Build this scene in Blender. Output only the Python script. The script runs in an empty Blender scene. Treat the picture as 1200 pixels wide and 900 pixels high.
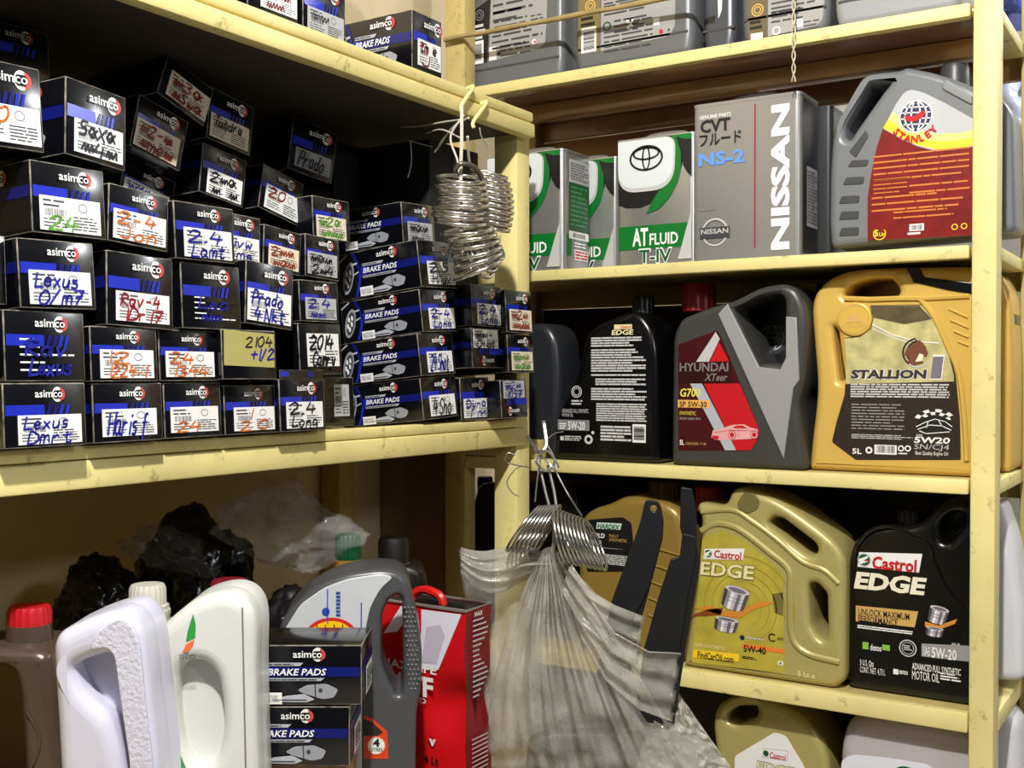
import bpy, bmesh, math, random
from mathutils import Vector, Matrix
R = math.radians
SC = bpy.context.scene
COL = SC.collection

# ---------------------------------------------------------------- camera, world, lamps, exposure
FPX, HOR = 1300.0, 440.0                       # focal length in pixels of the 1200x900 frame, horizon row
TILT = math.atan((450 - HOR) / FPX)
YAW = math.atan(832 / 1300)
FW = Vector((-math.sin(YAW) * math.cos(TILT), math.cos(YAW) * math.cos(TILT), -math.sin(TILT)))
RT = Vector((math.cos(YAW), math.sin(YAW), 0))
UP = RT.cross(FW)
EYE = Vector((0, 0, 1.5))
cam = bpy.data.cameras.new('camera')
cam.sensor_width = 36
cam.lens = 36 * FPX / 1200
cam.clip_start = 0.02
camo = bpy.data.objects.new('camera', cam)
camo.location = EYE
camo.rotation_euler = (math.pi / 2 - TILT, 0, YAW)
COL.objects.link(camo)
SC.camera = camo

SC.view_settings.view_transform = 'Standard'
SC.view_settings.look = 'None'
SC.view_settings.gamma = 1.0
SC.view_settings.use_curve_mapping = False
SC.view_settings.exposure = 0.0
W = bpy.data.worlds.new('shop_ambient')
W.use_nodes = True
W.node_tree.nodes['Background'].inputs[0].default_value = (0.9, 0.95, 1.0, 1)
W.node_tree.nodes['Background'].inputs[1].default_value = 0.03
SC.world = W


def lamp(name, loc, watts, rad, col):
    l = bpy.data.lights.new(name, 'POINT')
    l.energy = watts
    l.shadow_soft_size = rad
    l.color = col
    o = bpy.data.objects.new(name, l)
    o.location = loc
    COL.objects.link(o)
    return o


lamp('ceiling_bulb_front', (-0.10, 0.05, 2.80), 200, 0.035, (1.0, 0.97, 0.93))
lamp('added_lamp_behind', (0.55, 2.75, 2.75), 70, 0.05, (0.92, 0.96, 1.0))  # added unseen lamp, brightens the right edge and the background
lamp('wall_lamp_aisle', (1.30, 0.40, 2.20), 26, 0.10, (0.96, 0.98, 1.0))
SC.cycles.max_bounces = 8
SC.cycles.transparent_max_bounces = 24
SC.cycles.caustics_reflective = False
SC.cycles.caustics_refractive = False


# ---------------------------------------------------------------- helpers
def lin(c):
    return tuple(((x / 255) / 12.92 if x / 255 <= 0.04045 else ((x / 255 + 0.055) / 1.055) ** 2.4) for x in c) + (1,)


MATS = {}


def mat(name, rgb, rough=0.5, metal=0.0, bump=0.0, bscale=60, var=0.0, vscale=8, stretch=(1, 1, 1), coat=0.0, spec=0.5, alpha=1.0, aniso=None):
    if name in MATS:
        return MATS[name]
    m = bpy.data.materials.new(name)
    m.use_nodes = True
    nt = m.node_tree
    b = nt.nodes['Principled BSDF']
    c = lin(rgb)
    b.inputs['Base Color'].default_value = c
    b.inputs['Roughness'].default_value = rough
    b.inputs['Metallic'].default_value = metal
    b.inputs['Specular IOR Level'].default_value = spec
    b.inputs['Coat Weight'].default_value = coat
    b.inputs['Coat Roughness'].default_value = 0.08
    b.inputs['Alpha'].default_value = alpha
    if var or bump:
        tc = nt.nodes.new('ShaderNodeTexCoord')
        mp = nt.nodes.new('ShaderNodeMapping')
        mp.inputs['Scale'].default_value = stretch
        nt.links.new(tc.outputs['Object'], mp.inputs[0])
    if var:
        n = nt.nodes.new('ShaderNodeTexNoise')
        n.inputs['Scale'].default_value = vscale
        n.inputs['Detail'].default_value = 6
        nt.links.new(mp.outputs[0], n.inputs['Vector'])
        r = nt.nodes.new('ShaderNodeMapRange')
        r.inputs['From Min'].default_value = 0.35
        r.inputs['From Max'].default_value = 0.65
        r.inputs['To Min'].default_value = 1 - var
        r.inputs['To Max'].default_value = 1 + var * 0.5
        nt.links.new(n.outputs[0], r.inputs[0])
        mx = nt.nodes.new('ShaderNodeMix')
        mx.data_type = 'RGBA'
        mx.blend_type = 'MULTIPLY'
        mx.inputs[0].default_value = 1
        mx.inputs[6].default_value = c
        nt.links.new(r.outputs[0], mx.inputs[7])
        nt.links.new(mx.outputs[2], b.inputs['Base Color'])
    if bump:
        n2 = nt.nodes.new('ShaderNodeTexNoise')
        n2.inputs['Scale'].default_value = bscale
        n2.inputs['Detail'].default_value = 4
        nt.links.new(mp.outputs[0], n2.inputs['Vector'])
        bp = nt.nodes.new('ShaderNodeBump')
        bp.inputs['Strength'].default_value = bump
        bp.inputs['Distance'].default_value = 0.004
        nt.links.new(n2.outputs[0], bp.inputs['Height'])
        nt.links.new(bp.outputs[0], b.inputs['Normal'])
    MATS[name] = m
    return m


def wood(name, rgb, dark, rough=0.55, amount=0.35):
    """painted timber: long grain streaks, worn dark nicks"""
    if name in MATS:
        return MATS[name]
    m = mat(name, rgb, rough, bump=0.25, bscale=35, var=0.14, vscale=5, stretch=(1, 1, 1))
    nt = m.node_tree
    b = nt.nodes['Principled BSDF']
    src = b.inputs['Base Color'].links[0].from_socket
    geo = nt.nodes.new('ShaderNodeNewGeometry')
    n = nt.nodes.new('ShaderNodeTexNoise')
    n.inputs['Scale'].default_value = 28
    n.inputs['Detail'].default_value = 9
    n.inputs['Roughness'].default_value = 0.75
    nt.links.new(geo.outputs['Position'], n.inputs['Vector'])
    cr = nt.nodes.new('ShaderNodeValToRGB')
    cr.color_ramp.elements[0].position = 0.30
    cr.color_ramp.elements[0].color = (amount * 2.2, ) * 3 + (1,)
    cr.color_ramp.elements[1].position = 0.43
    cr.color_ramp.elements[1].color = (0, 0, 0, 1)
    nt.links.new(n.outputs[0], cr.inputs[0])
    mx = nt.nodes.new('ShaderNodeMix')
    mx.data_type = 'RGBA'
    mx.inputs[7].default_value = lin(dark)
    nt.links.new(cr.outputs[0], mx.inputs[0])
    nt.links.new(src, mx.inputs[6])
    nt.links.new(mx.outputs[2], b.inputs['Base Color'])
    return m


def film(name, rgb, see=0.6, rough=0.12, bump=0.6, bscale=18, diffuse=0.4):
    """thin clear plastic: part see-through, part milky, part gloss"""
    if name in MATS:
        return MATS[name]
    m = bpy.data.materials.new(name)
    m.use_nodes = True
    nt = m.node_tree
    nt.nodes.clear()
    out = nt.nodes.new('ShaderNodeOutputMaterial')
    tr = nt.nodes.new('ShaderNodeBsdfTransparent')
    pr = nt.nodes.new('ShaderNodeBsdfPrincipled')
    pr.inputs['Base Color'].default_value = lin(rgb)
    pr.inputs['Roughness'].default_value = rough
    pr.inputs['Specular IOR Level'].default_value = 0.9
    mx = nt.nodes.new('ShaderNodeMixShader')
    tc = nt.nodes.new('ShaderNodeTexCoord')
    n = nt.nodes.new('ShaderNodeTexNoise')
    n.inputs['Scale'].default_value = bscale
    n.inputs['Detail'].default_value = 5
    n.inputs['Distortion'].default_value = 1.2
    nt.links.new(tc.outputs['Object'], n.inputs['Vector'])
    bp = nt.nodes.new('ShaderNodeBump')
    bp.inputs['Strength'].default_value = bump
    bp.inputs['Distance'].default_value = 0.01
    nt.links.new(n.outputs[0], bp.inputs['Height'])
    nt.links.new(bp.outputs[0], pr.inputs['Normal'])
    r = nt.nodes.new('ShaderNodeMapRange')
    r.inputs['From Min'].default_value = 0.3
    r.inputs['From Max'].default_value = 0.7
    r.inputs['To Min'].default_value = max(0, 1 - see - diffuse * 0.4)
    r.inputs['To Max'].default_value = min(1, 1 - see + diffuse * 0.4)
    nt.links.new(n.outputs[0], r.inputs[0])
    nt.links.new(r.outputs[0], mx.inputs[0])
    nt.links.new(tr.outputs[0], mx.inputs[1])
    nt.links.new(pr.outputs[0], mx.inputs[2])
    nt.links.new(mx.outputs[0], out.inputs[0])
    MATS[name] = m
    return m


def tag(o, label, cat, group=None, kind=None):
    o['label'] = label
    o['category'] = cat
    if group:
        o['group'] = group
    if kind:
        o['kind'] = kind
    return o


def ray(px, py):
    return FW + RT * ((px - 600) / FPX) + UP * ((450 - py) / FPX)


def on_x(px, py, x):
    d = ray(px, py)
    return EYE + d * (x / d.x)


def on_y(px, py, y):
    d = ray(px, py)
    return EYE + d * (y / d.y)


def at(px, py, t):
    return EYE + ray(px, py) * t


class Face:
    """an upright plane in the shop; .uv turns a sight line into a place on it"""
    def __init__(s, O, yaw):
        s.O = Vector(O)
        s.yaw = yaw
        c, n = math.cos(R(yaw)), math.sin(R(yaw))
        s.U = Vector((c, n, 0))
        s.A = Vector((-n, c, 0))

    def uv(s, px, py):
        d = ray(px, py)
        h = EYE + d * ((s.O - EYE).dot(s.A) / d.dot(s.A)) - s.O
        return h.dot(s.U), h.z + s.O.z


class Thing:
    """an Empty at the thing's foot; local x along the front, y away from it, z up"""
    def __init__(s, name, label, cat, face, u0=0, v0=0, group=None, push=0):
        s.face, s.u0, s.v0 = face, u0, v0
        o = bpy.data.objects.new(name, None)
        o.empty_display_size = 0.03
        COL.objects.link(o)
        o.location = face.O + face.U * u0 + face.A * push
        o.location.z = v0
        o.rotation_euler = (0, 0, R(face.yaw))
        tag(o, label, cat, group)
        s.o = o

    def P(s, px, py):
        u, v = s.face.uv(px, py)
        return u - s.u0, v - s.v0

    def PP(s, pts):
        return [s.P(*p) for p in pts]


def shift(pts, dx, dz):
    return [(x + dx, z + dz) for x, z in pts]


def area(p):
    return 0.5 * sum(p[i - 1][0] * p[i][1] - p[i][0] * p[i - 1][1] for i in range(len(p)))


def fillet(pts, r, n=5):
    """round the corners of an outline; r a number or one per corner"""
    out = []
    N = len(pts)
    for i in range(N):
        p0, p, p1 = Vector(pts[i - 1]), Vector(pts[i]), Vector(pts[(i + 1) % N])
        rr = r[i] if isinstance(r, (list, tuple)) else r
        a, b = (p0 - p), (p1 - p)
        la, lb = a.length, b.length
        d = min(rr, la * 0.48, lb * 0.48)
        if d < 1e-5:
            out.append(tuple(p))
            continue
        s, e = p + a / la * d, p + b / lb * d
        for k in range(n + 1):
            t = k / n
            q = s * (1 - t) ** 2 + p * 2 * t * (1 - t) + e * t * t
            out.append((q.x, q.y))
    return out


def smooth_loop(pts, n=5):
    """closed Catmull-Rom through the points"""
    out = []
    N = len(pts)
    for i in range(N):
        a, b, c, d = (Vector(pts[(i + k - 1) % N]) for k in range(4))
        for k in range(n):
            t = k / n
            q = 0.5 * ((2 * b) + (c - a) * t + (2 * a - 5 * b + 4 * c - d) * t * t + (3 * b - a - 3 * c + d) * t ** 3)
            out.append(tuple(q))
    return out


def smooth_line(pts, n=6):
    P = [Vector(p) for p in pts]
    P = [P[0] * 2 - P[1]] + P + [P[-1] * 2 - P[-2]]
    out = []
    for i in range(1, len(P) - 2):
        a, b, c, d = P[i - 1:i + 3]
        for k in range(n):
            t = k / n
            out.append(0.5 * ((2 * b) + (c - a) * t + (2 * a - 5 * b + 4 * c - d) * t * t + (3 * b - a - 3 * c + d) * t ** 3))
    out.append(P[-2])
    return out


def ell(cx, cz, rx, rz=None, n=24, a0=0, a1=360):
    rz = rx if rz is None else rz
    full = a1 - a0 >= 360
    k = n if full else n + 1
    return [(cx + rx * math.cos(R(a0 + (a1 - a0) * i / n)), cz + rz * math.sin(R(a0 + (a1 - a0) * i / n))) for i in range(k)]


TXT = {}


def text_mesh(s, bold=0.0):
    key = (s, bold)
    if key not in TXT:
        cu = bpy.data.curves.new('t', 'FONT')
        cu.body = s
        cu.resolution_u = 2
        cu.offset = bold
        o = bpy.data.objects.new('t', cu)
        m = o.to_mesh()
        v = [(p.co.x, p.co.y) for p in m.vertices]
        f = [tuple(p.vertices) for p in m.polygons]
        o.to_mesh_clear()
        bpy.data.objects.remove(o)
        bpy.data.curves.remove(cu)
        TXT[key] = (v, f)
    return TXT[key]


CAP = max(v[1] for v in text_mesh('H')[0])

# marker-pen letters: strokes on a 1 x 1.4 cell
PEN = {
    'A': ['0,0 .4,1.4 .8,0', '.15,.5 .65,.5'], 'B': ['0,0 0,1.4 .5,1.4 .65,1.1 .4,.75 0,.75', '.4,.75 .8,.5 .6,.05 0,0'],
    'C': ['.8,1.2 .5,1.4 .1,1.1 0,.6 .2,.1 .6,0 .8,.2'], 'D': ['0,0 .1,1.4 .6,1.2 .85,.7 .6,.15 0,0'], 'E': ['.8,1.4 0,1.4 0,0 .8,0', '0,.7 .6,.7'],
    'F': ['0,0 .05,1.4 .8,1.4', '0,.75 .6,.8'], 'H': ['0,0 0,1.4', '.8,0 .8,1.4', '0,.7 .8,.75'], 'J': ['.6,1.4 .6,.2 .3,0 0,.2'], 'K': ['0,0 0,1.4', '.7,1.4 0,.6 .8,0'],
    'L': ['.1,1.4 0,0 .8,.05'], 'M': ['0,0 .1,1.4 .45,.5 .8,1.4 .9,0'], 'N': ['0,0 0,1.4 .7,0 .7,1.4'], 'O': ['.4,1.4 0,.9 .1,.2 .45,0 .8,.5 .7,1.2 .4,1.4'],
    'P': ['0,0 .05,1.4 .6,1.35 .75,1 .5,.7 .05,.65'], 'R': ['0,0 0,1.4 .6,1.3 .65,.9 0,.7 .8,0'], 'S': ['.75,1.2 .4,1.4 .1,1.1 .3,.8 .7,.5 .5,.05 0,.15'],
    'T': ['0,1.4 .9,1.4', '.45,1.4 .4,0'], 'U': ['0,1.4 .05,.2 .4,0 .7,.2 .8,1.4'], 'V': ['0,1.4 .4,0 .8,1.4'], 'W': ['0,1.4 .2,0 .5,1 .75,0 1,1.4'], 'X': ['0,0 .8,1.4', '0,1.4 .8,0'], 'Z': ['0,1.4 .8,1.4 0,0 .8,0'],
    'a': ['.6,.8 .2,.85 0,.4 .2,0 .55,.3 .6,.8 .6,.1 .75,0'], 'b': ['0,1.4 0,0 .5,.1 .6,.5 .3,.75 0,.6'], 'c': ['.6,.7 .3,.85 0,.4 .2,0 .6,.1'], 'd': ['.6,.7 .2,.8 0,.4 .2,0 .6,.3', '.65,1.4 .6,0'],
    'e': ['0,.4 .6,.5 .4,.85 .1,.7 0,.3 .25,0 .65,.15'], 'f': ['.6,1.3 .35,1.35 .25,1 .2,-.3', '0,.75 .55,.8'], 'g': ['.6,.75 .2,.85 0,.45 .2,.1 .6,.4 .6,-.3 .2,-.45 0,-.25'],
    'h': ['0,0 .05,1.4', '.02,.5 .4,.85 .6,.6 .6,0'], 'i': ['.1,0 .15,.8', '.18,1.1 .2,1.2'], 'k': ['0,0 0,1.4', '.5,.8 0,.4 .6,0'], 'l': ['.1,0 .15,1.4'],
    'm': ['0,0 0,.8 .3,.8 .35,0', '.35,.5 .5,.85 .7,.8 .75,0'], 'n': ['0,0 .05,.8', '.05,.5 .3,.85 .55,.7 .6,0'], 'o': ['.3,.85 0,.5 .1,.1 .4,0 .6,.4 .5,.8 .3,.85'],
    'r': ['0,0 .05,.85', '.05,.5 .3,.85 .5,.8'], 's': ['.5,.8 .1,.8 .1,.5 .5,.35 .4,0 0,.05'], 't': ['.25,1.3 .25,.1 .45,0 .6,.1', '0,.9 .6,.95'], 'u': ['0,.8 .05,.1 .3,0 .55,.3 .6,.8 .6,0'],
    'v': ['0,.8 .25,0 .6,.85'], 'w': ['0,.8 .15,0 .35,.6 .5,0 .75,.85'], 'x': ['0,0 .6,.85', '0,.85 .6,0'], 'y': ['0,.8 .25,.15 .55,.3', '.65,.85 .4,-.4 .1,-.4'], 'z': ['0,.8 .6,.8 0,0 .6,0'],
    '0': ['.4,1.4 0,.9 .1,.1 .5,0 .75,.6 .65,1.3 .4,1.4'], '1': ['.3,1.4 .25,0'], '2': ['0,1.1 .3,1.4 .65,1.2 .5,.7 0,0 .8,.05'], '3': ['0,1.3 .5,1.4 .6,1 .3,.75 .7,.5 .5,0 0,.1'],
    '4': ['.3,1.4 0,.55 .8,.6', '.6,1 .55,0'], '5': ['.7,1.4 .1,1.4 .1,.8 .6,.75 .6,.15 0,0'], '7': ['0,1.35 .75,1.4 .25,0', '.2,.7 .65,.75'], '8': ['.4,.75 .1,1.1 .4,1.4 .65,1.1 .1,.3 .4,0 .75,.3 .4,.75'], '9': ['.65,1.1 .3,1.4 .05,1 .3,.75 .65,1 .55,0'],
    '.': ['.1,0 .2,.08'], '-': ['.1,.6 .6,.65'], '/': ['0,-.1 .6,1.4'], '+': ['0,.6 .8,.65', '.4,1.1 .38,.1'], ' ': [], '~': ['0,.2 .15,.9 .3,.1 .45,.8 .6,.15 .75,.9 .9,.2'], '*': ['0,.5 .2,1.1 .5,1 .6,.4 .3,.1 0,.5', '.2,.3 .8,1', '.3,1.2 .9,.2'],
}


class MB:
    """collects shapes and links them as ONE mesh object"""
    def __init__(s):
        s.v, s.f, s.m, s.mats = [], [], [], []
        s.tf = None

    def mi(s, m):
        if m not in s.mats:
            s.mats.append(m)
        return s.mats.index(m)

    def add(s, verts, faces, m):
        k = len(s.v)
        if s.tf:
            verts = [s.tf(*p) for p in verts]
        s.v += [tuple(p) for p in verts]
        s.f += [tuple(i + k for i in f) for f in faces]
        s.m += [s.mi(m)] * len(faces)

    # --- solids
    def box(s, x0, x1, y0, y1, z0, z1, m, bev=0.0, seg=2, edge=None, lean=0.0):
        bm = bmesh.new()
        bmesh.ops.create_cube(bm, size=1)
        for v in bm.verts:
            v.co = Vector(((x0 + x1) / 2 + v.co.x * (x1 - x0), (y0 + y1) / 2 + v.co.y * (y1 - y0), (z0 + z1) / 2 + v.co.z * (z1 - z0)))
        if bev:
            bmesh.ops.bevel(bm, geom=bm.edges[:], offset=bev, segments=seg, profile=0.5, affect='EDGES', material=1 if edge else -1)
        if lean:
            for v in bm.verts:
                v.co.x += lean * (v.co.z - z0)
        s.bm(bm, [m, edge or m])

    def bm(s, bm, ms):
        bm.verts.ensure_lookup_table()
        bm.verts.index_update()
        k = len(s.v)
        s.v += [tuple(s.tf(*v.co) if s.tf else v.co) for v in bm.verts]
        for f in bm.faces:
            s.f.append(tuple(v.index + k for v in f.verts))
            s.m.append(s.mi(ms[min(f.material_index, len(ms) - 1)]))
        bm.free()

    def slab(s, outline, y0, y1, m, bev=0.0, holes=(), seg=3):
        """outline in (x,z) given thickness from y0 (front) to y1, edges rounded, with real holes"""
        cu = bpy.data.curves.new('c', 'CURVE')
        cu.dimensions = '2D'
        cu.fill_mode = 'BOTH'
        cu.extrude = max(1e-5, (y1 - y0) / 2 - bev)
        cu.bevel_depth = bev
        cu.bevel_resolution = seg
        cu.offset = -bev
        for pts in [outline] + list(holes):
            sp = cu.splines.new('POLY')
            sp.points.add(len(pts) - 1)
            for p, q in zip(sp.points, pts):
                p.co = (q[0], q[1], 0, 1)
            sp.use_cyclic_u = True
        o = bpy.data.objects.new('c', cu)
        me = o.to_mesh()
        ym = (y0 + y1) / 2
        s.add([(v.co.x, ym - v.co.z, v.co.y) for v in me.vertices], [tuple(p.vertices) for p in me.polygons], m)
        o.to_mesh_clear()
        bpy.data.objects.remove(o)
        bpy.data.curves.remove(cu)

    def lathe(s, prof, cx, cy, m, n=28, ribs=0, rib=0.0, cz=0.0):
        vs, fs = [], []
        for r, z in prof:
            for i in range(n):
                a = 2 * math.pi * i / n
                rr = r - (rib if ribs and i % 2 and r > 0.001 else 0)
                vs.append((cx + rr * math.cos(a), cy + rr * math.sin(a), z + cz))
        for k in range(len(prof) - 1):
            for i in range(n):
                j = (i + 1) % n
                fs.append((k * n + i, k * n + j, (k + 1) * n + j, (k + 1) * n + i))
        fs.append(tuple(range(n))[::-1])
        fs.append(tuple((len(prof) - 1) * n + i for i in range(n)))
        s.add(vs, fs, m)

    def tube(s, pts, r, m, n=8, closed=False):
        P = [Vector(p) for p in pts]
        vs, fs = [], []
        N = len(P)
        prev = None
        for i, p in enumerate(P):
            t = (P[(i + 1) % N] - P[i - 1]) if closed else (P[min(i + 1, N - 1)] - P[max(i - 1, 0)])
            if t.length < 1e-9:
                t = Vector((0, 0, 1))
            t.normalize()
            if prev is None:
                a = t.cross(Vector((0.31, 0.22, 0.92)))
                if a.length < 0.05:
                    a = t.cross(Vector((1, 0, 0)))
            else:
                a = prev - t * prev.dot(t)
            a.normalize()
            prev = a
            b = t.cross(a)
            rr = r[i] if isinstance(r, (list, tuple)) else r
            for k in range(n):
                w = 2 * math.pi * k / n
                vs.append(p + (a * math.cos(w) + b * math.sin(w)) * rr)
        for i in range(N if closed else N - 1):
            j = (i + 1) % N
            for k in range(n):
                l = (k + 1) % n
                fs.append((i * n + k, i * n + l, j * n + l, j * n + k))
        if not closed:
            fs.append(tuple(range(n))[::-1])
            fs.append(tuple((N - 1) * n + k for k in range(n)))
        s.add(vs, fs, m)

    def grid(s, fn, nu, nv, m, wrap=False):
        vs = [fn(i / nu, j / nv) for j in range(nv + 1) for i in range(nu + (0 if wrap else 1))]
        w = nu if wrap else nu + 1
        fs = []
        for j in range(nv):
            for i in range(nu):
                k = (i + 1) % w
                fs.append((j * w + i, j * w + k, (j + 1) * w + k, (j + 1) * w + i))
        s.add(vs, fs, m)

    # --- print on a face (front faces -y)
    def poly(s, pts, m, y=0.0):
        if area(pts) < 0:
            pts = pts[::-1]
        s.add([(x, y, z) for x, z in pts], [tuple(range(len(pts)))], m)

    def rect(s, x0, z0, x1, z1, m, y=0.0):
        s.poly([(x0, z0), (x1, z0), (x1, z1), (x0, z1)], m, y)

    def ring(s, cx, cz, rx, rz, w, m, y=0.0, n=28, a0=0, a1=360):
        o, i = ell(cx, cz, rx, rz, n, a0, a1), ell(cx, cz, rx - w, rz - w, n, a0, a1)
        N = len(o)
        full = a1 - a0 >= 360
        fs = [(k, (k + 1) % N, N + (k + 1) % N, N + k) for k in range(N if full else N - 1)]
        s.add([(x, y, z) for x, z in o + i], fs, m)

    def text(s, t, x, z, h, m, y=0.0, bold=0.0, shear=0.0, w=None, align='L', rot=0.0):
        v, f = text_mesh(t, bold)
        if not v:
            return
        k = h / CAP
        x0, x1 = min(p[0] for p in v), max(p[0] for p in v)
        kx = w / (x1 - x0) if w else k
        off = {'L': 0, 'C': -(x1 - x0) / 2, 'R': -(x1 - x0)}[align]
        c, n = math.cos(R(rot)), math.sin(R(rot))
        vs = []
        for a, b in v:
            a, b = (a - x0 + off) * kx + shear * b * k, b * k
            vs.append((x + a * c - b * n, y, z + a * n + b * c))
        s.add(vs, f, m)

    def arc_text(s, t, cx, cz, r, a0, a1, h, m, y=0.0, bold=0.0):
        """letters spread along an arc under a centre, feet outward"""
        for i, ch in enumerate(t):
            a = a0 + (a1 - a0) * i / (len(t) - 1)
            s.text(ch, cx + r * math.cos(R(a)), cz + r * math.sin(R(a)), h, m, y, bold, align='C', rot=a + 90)

    def stroke(s, pts, w, m, y=0.0):
        for (x0, z0), (x1, z1) in zip(pts, pts[1:]):
            d = Vector((x1 - x0, z1 - z0))
            if d.length < 1e-7:
                continue
            d.normalize()
            n = Vector((-d.y, d.x)) * w / 2
            e = d * w * 0.35
            s.poly([(x0 - e.x + n.x, z0 - e.y + n.y), (x0 - e.x - n.x, z0 - e.y - n.y), (x1 + e.x - n.x, z1 + e.y - n.y), (x1 + e.x + n.x, z1 + e.y + n.y)], m, y)

    def hand(s, t, x, z, h, m, y=0.0, w=None, pen=0.12, slant=0.2, seed=1):
        if not t:
            return
        rnd = random.Random(seed)
        k = h / 1.4
        adv = []
        X = 0
        for ch in t:
            adv.append(X)
            X += 0.45 if ch in '.i1l ' else 0.98
        kx = (w / X) if w else k
        for ch, a in zip(t, adv):
            dz = rnd.uniform(-0.08, 0.08)
            for st in PEN.get(ch, []):
                pts = []
                for q in st.split():
                    px, pz = (float(c) for c in q.split(','))
                    px += rnd.uniform(-0.05, 0.05)
                    pz += rnd.uniform(-0.05, 0.05) + dz
                    pts.append((x + (a + px) * kx + slant * pz * k, z + pz * k))
                if len(pts) > 3:
                    pts = [tuple(p) for p in smooth_line(pts, 3)]
                s.stroke(pts, pen * h, m, y)

    def lines(s, x0, z0, x1, z1, n, m, y=0.0, seed=1, fill=0.55, gap=0.25, ragged=0.3):
        """rows of small print too small to read: rows of word-length dashes between two corners"""
        rnd = random.Random(seed)
        st = (z1 - z0) / n
        for i in range(n):
            zz = z1 - (i + 0.5) * st
            end = x1 - (rnd.random() * ragged * (x1 - x0) if rnd.random() < 0.6 else 0)
            x = x0
            while x < end - 1e-6:
                l = min((0.5 + rnd.random() * 2.2) * abs(st) * 2.2, end - x)
                s.rect(x, zz - abs(st) * fill / 2, x + l, zz + abs(st) * fill / 2, m, y)
                x += l + abs(st) * gap * 2

    def bars(s, x0, z0, x1, z1, m, y=0.0, seed=1, vertical=True):
        rnd = random.Random(seed)
        x, lim = (x0, x1) if vertical else (z0, z1)
        u = abs(lim - x) / 46
        while x < lim:
            l = u * rnd.choice([0.6, 1, 1.6])
            if vertical:
                s.rect(x, z0, min(x + l, lim), z1, m, y)
            else:
                s.rect(x0, x, x1, min(x + l, lim), m, y)
            x += l + u * rnd.choice([0.7, 1.1, 1.6])

    def obj(s, name, parent=None, angle=35, loc=None):
        me = bpy.data.meshes.new(name)
        me.from_pydata(s.v, [], s.f)
        for m in s.mats:
            me.materials.append(m)
        me.polygons.foreach_set('material_index', s.m)
        me.validate()
        me.shade_smooth()
        me.set_sharp_from_angle(angle=R(angle))
        me.update()
        o = bpy.data.objects.new(name, me)
        COL.objects.link(o)
        if parent is not None:
            o.parent = parent.o if isinstance(parent, Thing) else parent
        if loc:
            o.location = loc
        return o


def side_tf(L):
    """write on the face that looks along -x, seen from outside, of a box of depth L"""
    return lambda a, d, z: (d, L - a, z)


def right_tf(x, y0):
    """write on a face that looks along +x at local x, starting at depth y0"""
    return lambda a, d, z: (x - d, y0 + a, z)


# shared colours
BLACK = mat('ink_black', (14, 14, 16), 0.45)
WHITE = mat('print_white', (238, 238, 236), 0.4)
GREYP = mat('print_grey', (120, 120, 122), 0.5)
LGREY = mat('print_light_grey', (190, 190, 190), 0.45)
REDP = mat('print_red', (190, 24, 30), 0.35)
BLUEINK = mat('ink_blue', (28, 32, 150), 0.4)
BLACKINK = mat('ink_marker_black', (16, 16, 30), 0.4)
REDINK = mat('ink_red', (150, 26, 36), 0.4)
ORINK = mat('ink_orange', (212, 112, 42), 0.4)
BROWNINK = mat('ink_brown', (150, 62, 34), 0.4)
GREENINK = mat('ink_green', (96, 160, 60), 0.4)
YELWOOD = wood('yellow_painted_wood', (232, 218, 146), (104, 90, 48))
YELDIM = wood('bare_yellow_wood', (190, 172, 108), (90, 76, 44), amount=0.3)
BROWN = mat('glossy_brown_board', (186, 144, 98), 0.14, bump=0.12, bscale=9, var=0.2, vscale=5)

# ---------------------------------------------------------------- the room
def struct(name, b, **k):
    o = b.obj(name, **k)
    o['kind'] = 'structure'
    return o


WALLM = mat('beige_wall_paint', (206, 188, 150), 0.8, var=0.12, vscale=3, bump=0.1, bscale=40)
b = MB(); b.box(-1.47, -1.42, -1.8, 3.3, 0, 3.0, WALLM); struct('wall_left', b)
b = MB(); b.box(-1.42, 2.4, 3.25, 3.3, 0, 3.0, mat('back_wall_paint', (196, 192, 186), 0.8, var=0.08, vscale=3)); struct('wall_back', b)
b = MB(); b.box(-1.42, 2.4, -1.8, 3.25, -0.05, 0, mat('concrete_floor', (196, 188, 174), 0.7, var=0.2, vscale=4, bump=0.2)); struct('floor', b)
b = MB(); b.box(-1.47, 2.4, -1.8, 3.3, 3.0, 3.05, mat('ceiling_paint', (110, 106, 100), 0.9, var=0.05, vscale=3)); struct('ceiling', b)


def root(name, label, cat, loc, group=None):
    o = bpy.data.objects.new(name, None)
    o.empty_display_size = 0.05
    COL.objects.link(o)
    o.location = loc
    tag(o, label, cat, group)
    return o


def plank(name, par, x0, x1, y0, y1, z0, z1, m=YELWOOD, bev=0.0025, lean=0.0):
    q = par.location
    b = MB()
    b.box(x0 - q.x, x1 - q.x, y0 - q.y, y1 - q.y, z0 - q.z, z1 - q.z, m, bev, 2, lean=lean)
    return b.obj(name, par)


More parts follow.
